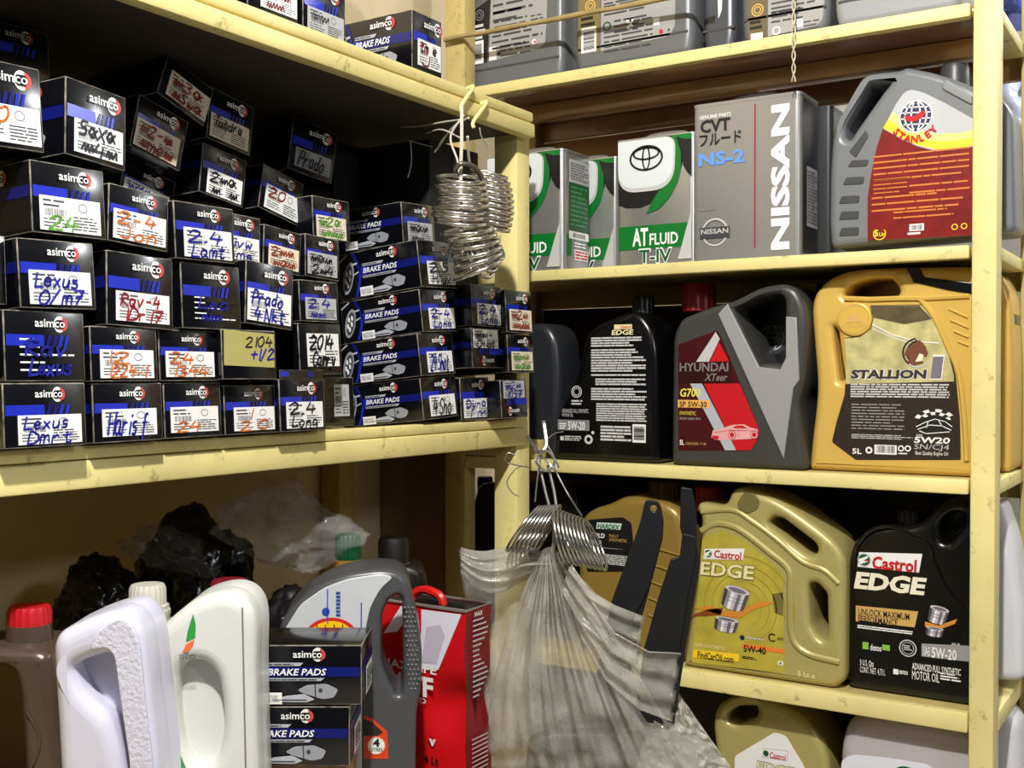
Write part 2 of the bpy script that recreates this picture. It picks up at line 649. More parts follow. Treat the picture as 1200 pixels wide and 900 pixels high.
# unit by the wall on the left: two deep shelves and a bench below
LU = root('deep_shelving_unit', 'pale yellow wooden shelving along the wall, stacked with small dark boxes', 'shelving', (-1.2, 0.9, 0))
FX = -0.95
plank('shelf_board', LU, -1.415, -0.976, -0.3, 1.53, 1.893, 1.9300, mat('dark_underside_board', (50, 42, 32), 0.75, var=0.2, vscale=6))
plank('front_board', LU, -0.972, FX, -0.3, 1.556, 1.889, 1.9125, bev=0.004)
plank('top_trim', LU, -0.974, FX - 0.001, -0.3, 1.553, 1.914, 1.931, bev=0.005)
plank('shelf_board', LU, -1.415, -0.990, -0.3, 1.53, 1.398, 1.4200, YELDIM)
plank('front_board', LU, -0.990, FX - .018, -0.3, 1.556, 1.385, 1.4140, bev=0.003)
plank('top_trim', LU, -0.988, FX - 0.0195, -0.3, 1.535, 1.4150, 1.4295, bev=0.003)
plank('post', LU, -1.019, -0.974, 1.537, 1.577, 0, 1.91)
plank('post', LU, -1.019, -0.974, -0.30, -0.26, 0, 1.885)
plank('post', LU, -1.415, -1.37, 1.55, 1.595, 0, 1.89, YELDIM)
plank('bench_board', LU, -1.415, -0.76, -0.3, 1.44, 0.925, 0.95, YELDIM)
plank('bench_rail', LU, -0.80, -0.76, -0.3, 1.44, 0.87, 0.925)
plank('leg', LU, -0.80, -0.76, 1.36, 1.40, 0, 0.87)
plank('leg', LU, -0.80, -0.76, -0.3, -0.26, 0, 0.87)

# unit facing us: posts, lips, boards
RU = root('facing_shelving_unit', 'yellow painted open wooden shelving holding rows of motor oil jugs and tins', 'shelving', (-0.7, 1.82, 0))
FY = 1.68
plank('post', RU, -0.3065, -0.2725, FY, 1.722, 0, 2.7, lean=0.0035, bev=0.004)
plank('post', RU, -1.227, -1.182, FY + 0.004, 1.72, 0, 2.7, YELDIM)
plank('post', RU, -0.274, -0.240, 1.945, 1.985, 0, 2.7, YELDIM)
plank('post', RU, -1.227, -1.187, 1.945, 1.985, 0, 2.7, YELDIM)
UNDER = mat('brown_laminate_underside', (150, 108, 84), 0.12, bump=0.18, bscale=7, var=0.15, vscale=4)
for i, (z0, z1) in enumerate(((2.011, 2.031), (1.667, 1.6865), (1.3295, 1.351), (0.988, 1.0165), (0.64, 0.665))):
    plank('front_lip', RU, -1.182, -0.304, FY + 0.003, FY + 0.022, z0, z1, YELWOOD, 0.003)
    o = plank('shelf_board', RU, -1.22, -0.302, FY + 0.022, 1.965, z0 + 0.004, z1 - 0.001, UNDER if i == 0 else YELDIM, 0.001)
    plank('side_rail', RU, -0.300, -0.268, 1.722, 1.945, z0 - 0.001, z1 - 0.0008, YELWOOD, 0.003)
    plank('back_rail', RU, -1.187, -0.275, 1.967, 1.985, z0 - 0.03, z1, BROWN if i == 0 else YELDIM, 0.002)
plank('batten', RU, -1.18, -0.304, 1.80, 1.835, 1.985, 2.014, BROWN, 0.002)
plank('back_panel', RU, -1.185, -0.72, 1.972, 1.984, 1.70, 1.979, BROWN, 0.001)
plank('back_panel', RU, -1.185, -0.31, 1.972, 1.984, 0.67, 1.635, mat('shade_back_board', (30, 24, 20), 0.6), 0.001)  # dark sheet added so the gaps between jugs stay in shade
plank('end_rail', RU, -1.182, -1.02, FY + 0.004, FY + 0.03, 1.352, 1.385, YELDIM)
PLY = mat('pinkish_plywood', (120, 92, 66), 0.7, var=0.15, vscale=5)
PLY2 = mat('pale_plywood', (136, 118, 82), 0.7, var=0.15, vscale=5)
q = on_y(431, 600, 1.71).x, on_y(441, 600, 1.71).x, on_y(482, 600, 1.71).x, on_y(521, 600, 1.71).x
SP = root('plywood_partition', 'brown plywood sheets closing the corner beside the wall shelving', 'panel', (-1.3, 1.72, 0))
plank('sheet', SP, -1.418, q[1] - 0.002, 1.735, 1.75, 0.0, 1.88, PLY2)
plank('sheet', SP, q[1], q[2] - 0.001, 1.725, 1.742, 0.0, 1.88, PLY2)
plank('sheet', SP, q[2], -1.229, 1.70, 1.72, 0.0, 1.88, PLY)

# ---------------------------------------------------------------- brake pad boxes
CARD = mat('black_box_card', (9, 10, 16), 0.22, coat=0.3)
EDGE = mat('worn_card_edge', (128, 122, 110), 0.6, var=0.85, vscale=60)
BLUE = mat('box_blue', (30, 44, 172), 0.25)
BLUE2 = mat('box_blue_dark', (18, 24, 104), 0.25)
STICK = mat('sticker_paper', (232, 232, 230), 0.5)
STICKG = mat('sticker_paper_grey', (176, 178, 180), 0.5)
CREAM = mat('sticker_paper_cream', (226, 214, 192), 0.5)
SILV = mat('print_silver', (176, 180, 188), 0.35)
CORAL = mat('print_coral', (196, 70, 62), 0.4)
TAPE = mat('yellowed_tape', (168, 160, 96), 0.25, bump=0.5, bscale=40)
PADG = mat('pad_print_grey', (148, 152, 160), 0.4)
PADD = mat('pad_print_dark', (60, 62, 70), 0.4)
BL, BD = 0.15, 0.0005


def logo(b, x, z, h, y):
    """the maker's lettering with its ring round the last two letters"""
    w = h * 4.7
    cx, r = x + w * 0.86, h * 1.02
    b.poly(ell(cx - r * 0.1, z + h * 0.42, r * 0.92, r * 1.1, 20), WHITE, y)
    b.poly([(cx + r * 0.25, z + h * 0.42 - r * 0.95)] + ell(cx - r * 0.05, z + h * 0.42, r * 1.15, r * 1.02, 10, -62, 62) + [(cx + r * 0.25, z + h * 0.42 + r * 0.95)], CORAL, y - BD)
    b.poly(fillet([(x + w * 0.66, z - h * 0.17), (cx + r * 0.55, z - h * 0.17), (cx + r * 0.55, z + h * 1.02), (x + w * 0.66, z + h * 1.02)], h * 0.5, 4), CARD, y - 2 * BD)
    b.text('asimco', x, z, h * 1.1, WHITE, y - 3 * BD, bold=0.012, w=w * 0.98)


def end_print(b, w, h, y=-0.0006, rows=True):
    """logo, blue band breaking into slanted bars"""
    z0, z1 = h * 0.50, h * 0.66
    b.rect(0.002, z0, w * 0.48, z1, BLUE, y)
    for k in range(4):
        x = w * (0.50 + 0.075 * k)
        b.poly([(x, z0), (x + w * 0.04, z0), (x + w * 0.075, z1), (x + w * 0.035, z1)], BLUE if k > 1 else BLUE2, y)
    logo(b, w * 0.36, h * 0.775, h * 0.105, y)


def long_print(b, L, h, y=-0.0006, sticker=True):
    """the long face: disc picture on blue, band with BRAKE PADS, a pair of pads"""
    b.poly([(0.002, 0.002)] + [(L * (0.21 + 0.075 * math.sin(math.pi * t)), h * t + (0.002 if t == 0 else -0.002 if t == 1 else 0)) for t in (0, .2, .4, .6, .8, 1)] + [(L * 0.20, h - 0.002), (0.002, h - 0.002)], BLUE2, y)
    b.poly([(0.002, 0.002)] + [(L * (0.17 + 0.075 * math.sin(math.pi * t)), max(0.002, min(h - 0.002, h * t))) for t in (0, .2, .4, .6, .8, 1)] + [(0.002, h - 0.002)], CARD, y - BD)
    b.poly([(L * 0.19, 0.002), (L * 0.215, 0.002), (L * 0.29, h * 0.5), (L * 0.26, h * 0.5)], BLUE, y - BD)
    b.stroke([(L * 0.02, h * 0.82), (L * 0.12, h * 0.95)], h * 0.035, SILV, y - 2 * BD)
    cx, cz = L * 0.115, h * 0.45
    b.poly([(x + (z - cz) * 0.28, z) for x, z in ell(cx, cz, L * 0.068, h * 0.34, 22)], PADG, y - 2 * BD)
    b.poly([(x + (z - cz) * 0.28, z) for x, z in ell(cx + L * 0.006, cz, L * 0.05, h * 0.27, 20)], PADD, y - 3 * BD)
    for dx, dz in ((-.018, .09), (.02, .12), (-.022, -.06), (.008, -.14), (.026, -.02)):
        b.poly(ell(cx + L * dx + h * dz * 0.28, cz + h * dz, L * 0.014, h * 0.065, 10), WHITE, y - 4 * BD)
    b.stroke([(L * 0.17, h * 0.72), (L * 0.24, h * 0.74)], h * 0.04, SILV, y - 2 * BD)
    b.stroke([(L * 0.185, h * 0.5), (L * 0.25, h * 0.55)], h * 0.03, SILV, y - 2 * BD)
    z0, z1 = h * 0.475, h * 0.635
    b.rect(L * 0.285, z0, L - 0.002, z1, BLUE2, y)
    b.rect(L * 0.285, z0, L * 0.36, z1, BLUE, y - BD)
    b.text('BRAKE PADS', L * 0.315, z0 + h * 0.03, h * 0.105, WHITE, y - 3 * BD, bold=0.02, shear=0.25, w=L * 0.42)
    b.poly([(L * 0.305, h * 0.655), (L * 0.55, h * 0.655), (L * 0.575, h * 0.71), (L * 0.305, h * 0.71)], SILV, y - BD)
    b.poly([(L * 0.30, h * 0.405), (L * 0.70, h * 0.405), (L * 0.73, h * 0.455), (L * 0.30, h * 0.455)], SILV, y - BD)
    b.lines(L * 0.31, h * 0.667, L * 0.54, h * 0.70, 1, PADD, y - 2 * BD, 3)
    b.lines(L * 0.31, h * 0.415, L * 0.69, h * 0.445, 1, PADD, y - 2 * BD, 4)
    logo(b, L * 0.50, h * 0.80, h * 0.105, y)
    X = lambda t: L * t
    b.poly(fillet([(X(.53), h * .25), (X(.60), h * .34), (X(.74), h * .36), (X(.83), h * .27), (X(.80), h * .13), (X(.72), h * .10), (X(.58), h * .19)], L * .02, 4), PADG, y - BD)
    b.stroke([(X(.665), h * .14), (X(.66), h * .35)], h * .02, PADD, y - 2 * BD)
    b.poly(ell(X(.70), h * .25, h * .035), PADD, y - 2 * BD)
    b.poly(fillet([(X(.30), h * .06), (X(.45), h * .16), (X(.58), h * .19), (X(.66), h * .10), (X(.60), h * .05)], L * .012, 4), SILV, y - 2 * BD)
    b.stroke([(X(.36), h * .09), (X(.60), h * .09)], h * .018, PADD, y - 3 * BD)
    if sticker:
        b.rect(L * .255, h * .02, L * .42, h * .215, WHITE, y - 3 * BD)
        b.lines(L * .27, h * .06, L * .40, h * .18, 4, LGREY, y - 4 * BD, 7)


def sticker(w, h, ink, words, seed, x0=.27, x1=.955, z0=.055, z1=.485, paper=None, flip=False, pen=.17, bare=False, scribble=0):
    b = MB()
    y = -0.0012
    X0, X1, Z0, Z1 = w * x0, w * x1, h * z0, h * z1
    if flip:
        fx = lambda a, d, z: (X0 + X1 - a, d, Z0 + Z1 - z)
        b.tf = fx
    if not bare:
        b.slab([(X0, Z0), (X1, Z0), (X1, Z1), (X0, Z1)], y, y + 0.0008, paper or STICK)
        sw, sh = X1 - X0, Z1 - Z0
        b.lines(X0 + sw * .05, Z1 - sh * .34, X0 + sw * .42, Z1 - sh * .06, 2, PADD, y - BD * .4, seed, fill=.4)
        b.bars(X0 + sw * .08, Z1 - sh * .58, X0 + sw * .42, Z1 - sh * .36, PADD, y - BD * .4, seed)
        b.lines(X0 + sw * .05, Z0 + sh * .08, X0 + sw * .46, Z0 + sh * .38, 3, PADD, y - BD * .4, seed + 1, fill=.35)
        b.lines(X0 + sw * .54, Z0 + sh * .06, X0 + sw * .95, Z0 + sh * .5, 5, PADD, y - BD * .4, seed + 2, fill=.42)
        b.ring(X0 + sw * .70, Z1 - sh * .25, sw * .08, sh * .14, sh * .03, GREYP, y - BD * .4, 14)
    else:
        sw, sh = X1 - X0, Z1 - Z0
        for k, (a, e) in enumerate(((0, .3), (0, .32), (0, .9), (0, .4), (0, .95))):
            b.lines(X0, Z1 - sh * (.2 * k + .1), X0 + sw * e, Z1 - sh * (.2 * k), 1, WHITE, y + .0003, seed + k, fill=.45)
    n = len(words)
    for i, t in enumerate(words):
        b.hand(t, X0 + sw * (.08 + .05 * i), Z1 - sh * ((i + 1) / n) + sh * .07 / n, sh * .80 / n, ink, y - BD, w=sw * (.74 if len(t) > 2 else .5), pen=pen * (1 if n > 1 else .6), seed=seed)
    rnd = random.Random(seed)
    for k in range(scribble):
        p = [(X0 + sw * rnd.uniform(.08, .9), Z0 + sh * rnd.uniform(.1, .9)) for _ in range(5)]
        b.stroke([tuple(v) for v in smooth_line(p, 3)], sh * .05, ink, y - BD)
    return b


BOXES = []


def brake_box(label, loc, w, h, yaw=90, roll=0, pitch=3.0, L=BL, front='end', side=False, st=None, group='brake pad boxes on the wall shelf', flap=False, upside=False, tape=False, plain=False):
    """front: which printed face looks out; side: print the long face on -x too"""
    o = bpy.data.objects.new('brake_pad_box', None)
    o.empty_display_size = 0.03
    COL.objects.link(o)
    o.location = loc
    o.rotation_euler = (Matrix.Rotation(R(yaw), 3, 'Z') @ Matrix.Rotation(R(-roll), 3, 'Y') @ Matrix.Rotation(R(-pitch), 3, 'X')).to_euler()
    tag(o, label, 'box', group)
    b = MB()
    b.box(0, w, 0, L, 0, h, CARD, 0.0011, 2, EDGE)
    if upside:
        b.tf = lambda a, d, z: (w - a, d, h - z)
    if front == 'end':
        if not plain:
            end_print(b, w, h)
    else:
        long_print(b, w, h)
    b.tf = None
    if side:
        b.tf = side_tf(L)
        if side == 'band':
            b.rect(L * .3, h * .50, L - .002, h * .66, BLUE2, -.0006)
            logo(b, L * .52, h * .78, h * .1, -.0006)
        else:
            long_print(b, L, h)
        b.tf = None
    b.obj('carton', o, 30)
    if st:
        st.obj('sticker', o, 30)
    if flap:
        f = MB()
        f.box(0.001, w - 0.001, -0.001, 0.0004, h, h + 0.011, CARD, 0.0003, 1, EDGE)
        f.rect(0.002, h + .003, w * .2, h + .009, BLUE, -.0013)
        f.rect(w * .6, h + .002, w * .75, h + .009, BLUE2, -.0013)
        f.obj('open_flap', o)
    if tape:
        f = MB()
        f.slab([(0.002, h * .28), (w - .004, h * .24), (w - .003, h * .93), (0.003, h * .99)], -.0016, -.0007, TAPE)
        f.hand('2104', w * .42, h * .66, h * .2, BLACKINK, -.0022, w=w * .5, seed=4, pen=.14)
        f.hand('+1/2', w * .5, h * .40, h * .22, BLUEINK, -.0022, w=w * .45, seed=5, pen=.16)
        f.obj('tape', o)
        b2 = MB()
    BOXES.append(o)
    return o


def bx(label, x, bl, w, h, roll=0, **k):
    """a box whose front lower corner is seen at bl on the plane x"""
    p = on_x(bl[0], bl[1], x)
    z = k.pop('z', None)
    if z is not None:
        p.z = z
    dy = k.pop('dy', 0)
    p.y += dy
    return brake_box(label, p, w, h, 90 + k.pop('yaw', 0), roll, **k)


S = sticker
ZS = 1.4318
# bottom row on the shelf
bx('dark box at the near end of the bottom row, two blue words on its sticker', -.945, (5, 531), .0885, .0612, z=ZS, st=S(.0885, .0612, BLUEINK, ['Lexus', 'Dmrt'], 11, x0=.16, x1=.93, z0=.05, z1=.5))
bx('dark box on the bottom row whose sticker bears one blue scribbled word', -.95, (110, 526), .0865, .0605, z=ZS, side='band', st=S(.0865, .0605, BLUEINK, ['Haris f'], 12, x0=.12, x1=.9, z0=.1, z1=.56))
bx('third box of the bottom row, faint orange pen on a clean white sticker', -.955, (193.5, 519), .0805, .0605, z=ZS, st=S(.0805, .0605, ORINK, ['', '24'], 13, x0=.1, x1=.93, z0=.1, z1=.56))
bx('fourth box of the bottom row, orange pen strokes, under the yellow taped box', -.955, (264, 514), .081, .057, z=ZS, side='band', st=S(.081, .057, ORINK, ['1', '2 0'], 14, x0=.17, x1=.96, z0=.07, z1=.55))
bx('open-flapped box of the bottom row with two bold black words on its sticker', -.95, (329, 507), .0795, .0640, z=ZS, side='band', flap=True, st=S(.0795, .0640, BLACKINK, ['2.4', 'Long'], 15, x0=.13, x1=.93, z0=.06, z1=.56))
# second row
bx('dark box with no sticker, blue pen over white print, second row\'s near end', -.95, (6, 449), .0865, .0675, z=1.4943, st=S(.0865, .0675, BLUEINK, ['Rav', 'Lexus'], 21, x0=.18, x1=.93, z0=.08, z1=.62, bare=True, pen=.18))
bx('second-row box with orange figures on a white sticker, above the one-word blue box', -.95, (107, 449.5), .0825, .0560, z=1.4939, st=S(.0825, .0560, ORINK, ['12', '1224-1'], 22, x0=.13, x1=.93, z0=.06, z1=.58), side='band')
bx('second-row box with brown and orange figures, beside the yellow taped box', -.955, (187.5, 449), .0815, .0560, z=1.4939, st=S(.0815, .0560, ORINK, ['24', '1344'], 23, x0=.1, x1=.93, z0=.08, z1=.58))
o = bx('box patched with crinkled yellow tape carrying pen marks', -.945, (261, 456), .079, .0570, z=1.4955, tape=True, plain=True, yaw=-4)
b = MB(); b.tf = right_tf(.079, .004); b.lines(.004, .018, .03, .05, 8, WHITE, -.0006, 5); b.obj('printed_notes', o)
bx('black box with a large square sticker and bold dark pen, above the shelf bottom row', -.97, (352, 440), .0785, .0655, z=1.5005, roll=1, plain=True, st=S(.0785, .0655, BLACKINK, ['2014', 'Camry'], 25, x0=.18, x1=.93, z0=.16, z1=.80))
bx('box set back in a gap with only a narrow strip of upright sticker showing', -1.0, (372, 503), .075, .066, z=ZS, st=S(.075, .066, GREYP, ['', ''], 26, x0=.45, x1=.85, z0=.2, z1=.85, paper=STICKG), plain=True)
# third row
bx('third-row box with two large blue words, its sticker bright white', -.95, (24, 356), .0835, .0665, z=1.5635, roll=1.5, side='band', st=S(.0835, .0665, BLUEINK, ['Lexus', 'O/m7'], 31, x0=.12, x1=.93, z0=.06, z1=.55))
bx('tall box with dark red pen writing on its sticker', -.95, (125, 376), .0845, .0765, z=1.5515, roll=-2, side='band', st=S(.0845, .0765, REDINK, ['Rav-4', '1Dr17'], 32, x0=.13, x1=.93, z0=.07, z1=.47))
bx('cellophane-wrapped box with no sticker, white print lines on black, in the third row', -.95, (214, 379), .0855, .0725, z=1.5515, st=S(.0855, .0725, BLUEINK, ['Lea', '~~'], 33, x0=.2, x1=.93, z0=.1, z1=.5, bare=True))
bx('tilted box with crowded blue writing, hanging over the yellow taped box', -.947, (287, 389), .0775, .0745, z=1.5605, roll=-4.5, side='band', st=S(.0775, .0745, BLUEINK, ['Prado', '4 Nkt'], 34, x0=.04, x1=.95, z0=.06, z1=.56))
bx('small box with cramped blue pen and a printed oval, above the square sticker box', -.97, (352, 376.5), .0725, .0525, z=1.568, roll=.5, st=S(.0725, .0525, BLUEINK, ['2 4', '~~6'], 35, x0=.14, x1=.92, z0=.06, z1=.58, paper=STICKG))
# fourth row
bx('box with pale green pen on a white sticker, in the fourth row', -.95, (38, 271), .0825, .0695, z=1.636, roll=.5, side='band', st=S(.0825, .0695, GREENINK, ['', '24'], 41, x0=.1, x1=.92, z0=.05, z1=.53))
bx('shiny topped box with orange figures scrawled on its sticker, in the fourth row', -.955, (126, 281), .0765, .0600, z=1.6375, roll=-4, st=S(.0765, .0600, ORINK, ['2-4', 'Jon'], 42, x0=.08, x1=.95, z0=.07, z1=.58))
bx('bright box with two short blue words on its sticker, above the cellophane-wrapped one', -.95, (206, 297), .0855, .0630, z=1.6265, roll=.5, st=S(.0855, .0630, BLUEINK, ['2.4', 'Lamt'], 43, x0=.14, x1=.94, z0=.05, z1=.56))
bx('box half hidden behind its neighbour, ends of two blue words showing', -1.0, (255, 307), .0700, .0620, z=1.6345, roll=-2, st=S(.0700, .0620, BLUEINK, ['rivw', 'oms'], 44, x0=.1, x1=.95, z0=.1, z1=.56))
bx('small tilted box with smudged brown pen on its sticker', -1.0, (308, 315), .0665, .0550, z=1.634, roll=-5.5, st=S(.0665, .0550, BROWNINK, ['2~~', '~*~'], 45, x0=.13, x1=.93, z0=.08, z1=.58, paper=CREAM), side='band')
bx('box with dark scribbles on a greyish sticker, under the green inked one', -1.0, (358, 323), .0655, .0560, z=1.629, roll=-2.5, st=S(.0655, .0560, BLACKINK, ['~*~', '2~4'], 46, x0=.06, x1=.92, z0=.07, z1=.60, paper=STICKG))
bx('shadowed box with green pen on a cream sticker', -1.05, (364, 284), .0760, .0580, z=1.690, dy=.006, roll=0, st=S(.0760, .0580, GREENINK, ['~2*', '~~~'], 47, x0=.08, x1=.88, z0=.02, z1=.55, paper=CREAM))
# fifth row and the heap behind
bx('uppermost box cut by the photo edge, orange figures on its sticker', -.955, (-45, 167), .0835, .0805, z=1.711, roll=2, st=S(.0835, .0805, ORINK, ['20', ''], 51, x0=.1, x1=.96, z0=.06, z1=.5))
bx('tall crumpled box with bold black scrawl, top of the front stacks', -.965, (76, 176), .0790, .0790, z=1.7195, roll=-3.5, side=True, yaw=6, st=S(.0790, .0790, BLACKINK, ['5*X*', '~4~'], 52, x0=.14, x1=.94, z0=.07, z1=.50, pen=.2))
bx('tipped box with orange-red scrawl, wedged beside the crumpled tall one', -1.075, (152, 170), .0760, .0665, roll=-15, st=S(.0760, .0665, BROWNINK, ['~2-~', '~me~'], 53, x0=.04, x1=.9, z0=.05, z1=.58, paper=CREAM))
bx('tipped box with one blue mark, mostly hidden under the other tipped ones', -1.108, (137, 239), .0790, .0600, roll=-14, st=S(.0790, .0600, BLUEINK, ['w~', ''], 54, x0=.05, x1=.92, z0=.2, z1=.62))
bx('topmost tilted box with brown scrawl under faint reddish print', -1.085, (184, 108), .0780, .0550, roll=-21, st=S(.0780, .0550, BROWNINK, ['~3*', '~Sw*'], 55, x0=.14, x1=.98, z0=.1, z1=.72, paper=CREAM), plain=True)
bx('shaded box with one black word on a cream sticker, high in the heap', -1.090, (239, 160), .0765, .0680, dy=.004, roll=-9, st=S(.0765, .0680, BLACKINK, ['Tundra', ''], 56, x0=.05, x1=.92, z0=.06, z1=.52, paper=CREAM))
bx('box with heavy black scrawl on white sticker, below the shaded one-word box', -1.075, (233, 224), .0750, .0640, roll=-9, side='band', st=S(.0750, .0640, BLACKINK, ['2~*', '~Y~'], 57, x0=.15, x1=.93, z0=.04, z1=.53))
bx('lone dark box in deep shade with one black word, highest at the back', -1.150, (337, 197), .0800, .0790, roll=-10, yaw=-12, st=S(.0800, .0790, BLACKINK, ['Prado'], 58, x0=.12, x1=.92, z0=.1, z1=.46, paper=STICKG))
bx('tilted box with orange-red figures in the gap of the heap', -1.080, (307, 243), .0785, .0620, dy=-.007, roll=-13, st=S(.0785, .0620, BROWNINK, ['20', ''], 59, x0=.12, x1=.95, z0=.06, z1=.60), side='band')
bx('box deep in the dark upper corner with only its ring mark visible', -1.12, (-25, 86), .0860, .0640, roll=0)
bx('sliver of a box at the photo edge, third row', -.96, (-98, 354), .0860, .0650, z=1.566)
bx('sliver of a box at the photo edge, second row', -.96, (-98, 446), .0860, .0670, z=1.4955)
# the stacks that show their long faces
for lab, bl, w, h, z, inkk, wd, sd in (
        ('topmost of the four long-faced boxes, black writing on the end sticker', (494, 335), .0905, .0690, 1.6265, BLACKINK, ['2.5', 'Hilux'], 61),
        ('second from top of the long-faced boxes, blue writing on the end sticker', (496, 388), .0860, .0620, 1.5625, BLUEINK, ['2-4', 'Long'], 62),
        ('third from top of the long-faced boxes, dense dark blue end sticker', (494, 440), .0850, .0620, 1.499, BLUEINK, ['24 Shot'], 63),
        ('lowest of the four long-faced boxes, resting on the shelf', (497, 492), .0860, .0615, 1.4355, BLACKINK, ['4 Sho'], 64)):
    bx(lab, -.965, bl, w, h, z=z , roll=2.5, side=True, pitch=5.5, st=S(w, h, inkk, wd, sd, x0=.2, x1=.92, z0=.07, z1=.56))
bx('dim box behind the top long-faced one, dark scribble on its end sticker', -1.03, (473, 273), .0800, .0630, z=1.697, side=True, roll=2, st=S(.0800, .0630, BLACKINK, ['~*~', '~~'], 65, x0=.15, x1=.9, z0=.04, z1=.55, paper=STICKG))
bx('upper box of the middle end stack, blue writing, against the corner post', -.945, (554, 381.5), .0800, .0630, z=1.575, roll=-.5, side='band', st=S(.0800, .0630, BLUEINK, ['2.4', 'Long'], 71, x0=.15, x1=.95, z0=.05, z1=.55))
bx('upside-down box in the middle end stack, black letters above inverted lettering', -.945, (554, 431.5), .0860, .0605, z=1.5115, upside=True, side='band', st=S(.0860, .0605, BLACKINK, ['~~-', 'CH lat'], 72, x0=.04, x1=.82, z0=.5, z1=.97))
bx('bottom box of the middle end stack, blue short words on its sticker', -.968, (541, 489.5), .0780, .0650, z=ZS, side='band', roll=.5, st=S(.0850, .0650, BLUEINK, ['Dyna', '1 m'], 73, x0=.08, x1=.95, z0=.05, z1=.5))
bx('top box beside the corner post, brown smudged cream sticker', -.935, (594, 390.5), .0770, .0670, z=1.567, st=S(.0770, .0670, BROWNINK, ['~2~', '~~~'], 74, x0=.12, x1=.95, z0=.06, z1=.55, paper=CREAM))
bx('middle box beside the corner post, green smudges on its sticker', -.935, (596, 438.5), .0770, .0605, z=1.5045, side='band', st=S(.0770, .0605, GREENINK, ['~~~', '~*~'], 75, x0=.13, x1=.93, z0=.06, z1=.55, paper=CREAM))
bx('upside-down bottom box beside the corner post, blue figures on grey sticker', -.94, (587, 487), .0760, .0600, z=ZS + .001, dy=.003, upside=True, roll=.8, st=S(.0760, .0600, BLUEINK, ['~2~', '1057'], 76, x0=.1, x1=.9, z0=.52, z1=.97, paper=STICKG))
BCARD = mat('black_carton_card', (15, 14, 15), .6, var=.2, vscale=12)
for lab, loc, w, d, h in (('added tall black carton darkening the shaded shelf corner behind the long-faced boxes', (-1.19, 1.335, 1.4215), .19, .20, .452),  # made-up carton, fills the corner that shade leaves black
                          ('squat black carton on top of the end stacks, behind the hanging rings', (-1.045, 1.394, 1.6455), .135, .14, .225)):
    o = bpy.data.objects.new('cardboard_carton', None)
    COL.objects.link(o); o.location = loc; o.rotation_euler = (0, 0, R(90))
    tag(o, lab, 'carton')
    b = MB(); b.box(0, w, 0, d, 0, h, BCARD, .002); b.obj('carton_body', o)
    b = MB(); b.box(w * .45, w * .58, -.0012, .0004, .01, h - .002, mat('brown_packing_tape', (40, 32, 26), .3), 0); b.obj('tape', o)
# on the shelf above
G2 = 'brake pad boxes on the top wall shelf'
bx('box with its long face showing on the top shelf, red scrawl on its end', -.962, (483, 77), .0700, .0830, z=1.9325, side=True, group=G2, pitch=0, st=S(.0700, .0830, REDINK, ['tmpe', 'J'], 81, x0=.18, x1=.95, z0=.1, z1=.55))
bx('crumpled box with a pale sticker on the top shelf, between two others', -.975, (355, 40), .0800, .0700, z=1.9325, group=G2, pitch=0, st=S(.0800, .0700, GREYP, ['~~', ''], 82, x0=.1, x1=.95, z0=.06, z1=.5, paper=STICKG))
bx('box with red scrawl across a wide sticker on the top shelf, second from its edge', -.965, (290, 20), .0840, .0700, z=1.9325, group=G2, pitch=0, st=S(.0840, .0700, REDINK, ['~w~', '~~'], 83, x0=.25, x1=.97, z0=.1, z1=.5))
bx('box mostly out of view on the top shelf, corner of a white sticker showing', -.965, (210, -10), .0840, .0700, z=1.9325, group=G2, pitch=0, st=S(.0840, .0700, BLACKINK, ['', ''], 84, x0=.3, x1=.97, z0=.08, z1=.5))
# the pair in front, low down, long faces turned to us
for lab, px, py, z in (('upper of the two low boxes in front, under the silver bottle', 424, 826, 0), ('lower of the two low boxes in front, beside the white moulded jug', 410, 898, 1)):
    c = at(px, py, 1.215)
    U = RT * .15
    brake_box(lab, (c.x - U.x, c.y - U.y, c.z), .15, .0655, math.degrees(YAW), L=.086, front='long', pitch=0, group='low pair of brake pad boxes')
    o = BOXES[-1]
    b = MB(); b.tf = right_tf(.15, 0); b.rect(.03, .003, .082, .034, STICK, -.0008); b.lines(.034, .006, .078, .03, 6, PADD, -.0013, 3); b.rect(.002, .036, .085, .046, BLUE2, -.0006); b.obj('end_sticker', o)
LOW = BOXES[-2:]

q_ = LOW[1]
b = MB(); b.box(.004, .146, .003, .083, 0, q_.location.z - .9515, mat('brown_corrugated_card', (150, 116, 78), .7, var=.1, vscale=30), .002)
o = b.obj('carton', None); o.location = (q_.location.x, q_.location.y, .951); o.rotation_euler = q_.rotation_euler
tag(o, 'plain brown carton propping up the low pair of dark boxes', 'carton')

# ---------------------------------------------------------------- oil jugs and tins on the facing unit
GREYJ = mat('grey_jug_plastic', (112, 116, 120), 0.38)
GREYD = mat('grey_jug_dark', (62, 64, 68), 0.38)
SILVJ = mat('silver_grey_plastic', (148, 150, 152), 0.35)
BLACKJ = mat('black_jug_plastic', (9, 9, 11), 0.22)
GOLDJ = mat('gold_jug_plastic', (214, 178, 88), 0.30, metal=0.12)
OLIVEJ = mat('pale_gold_jug_plastic', (178, 166, 104), 0.34, metal=0.15)
TIN = mat('bright_tin', (190, 190, 188), 0.28, metal=0.75)
TIND = mat('dark_tin', (70, 72, 74), 0.3, metal=0.5)
GREENP = mat('print_green', (10, 112, 40), 0.35)
DKGREEN = mat('print_dark_green', (8, 84, 36), 0.4)
NAVY = mat('print_navy', (30, 34, 78), 0.4)
YELP = mat('print_yellow', (236, 214, 40), 0.4)
ORP = mat('print_orange', (240, 128, 48), 0.4)
GOLDP = mat('print_gold', (206, 168, 96), 0.4)
PALEY = mat('print_pale_gold', (232, 224, 170), 0.4)
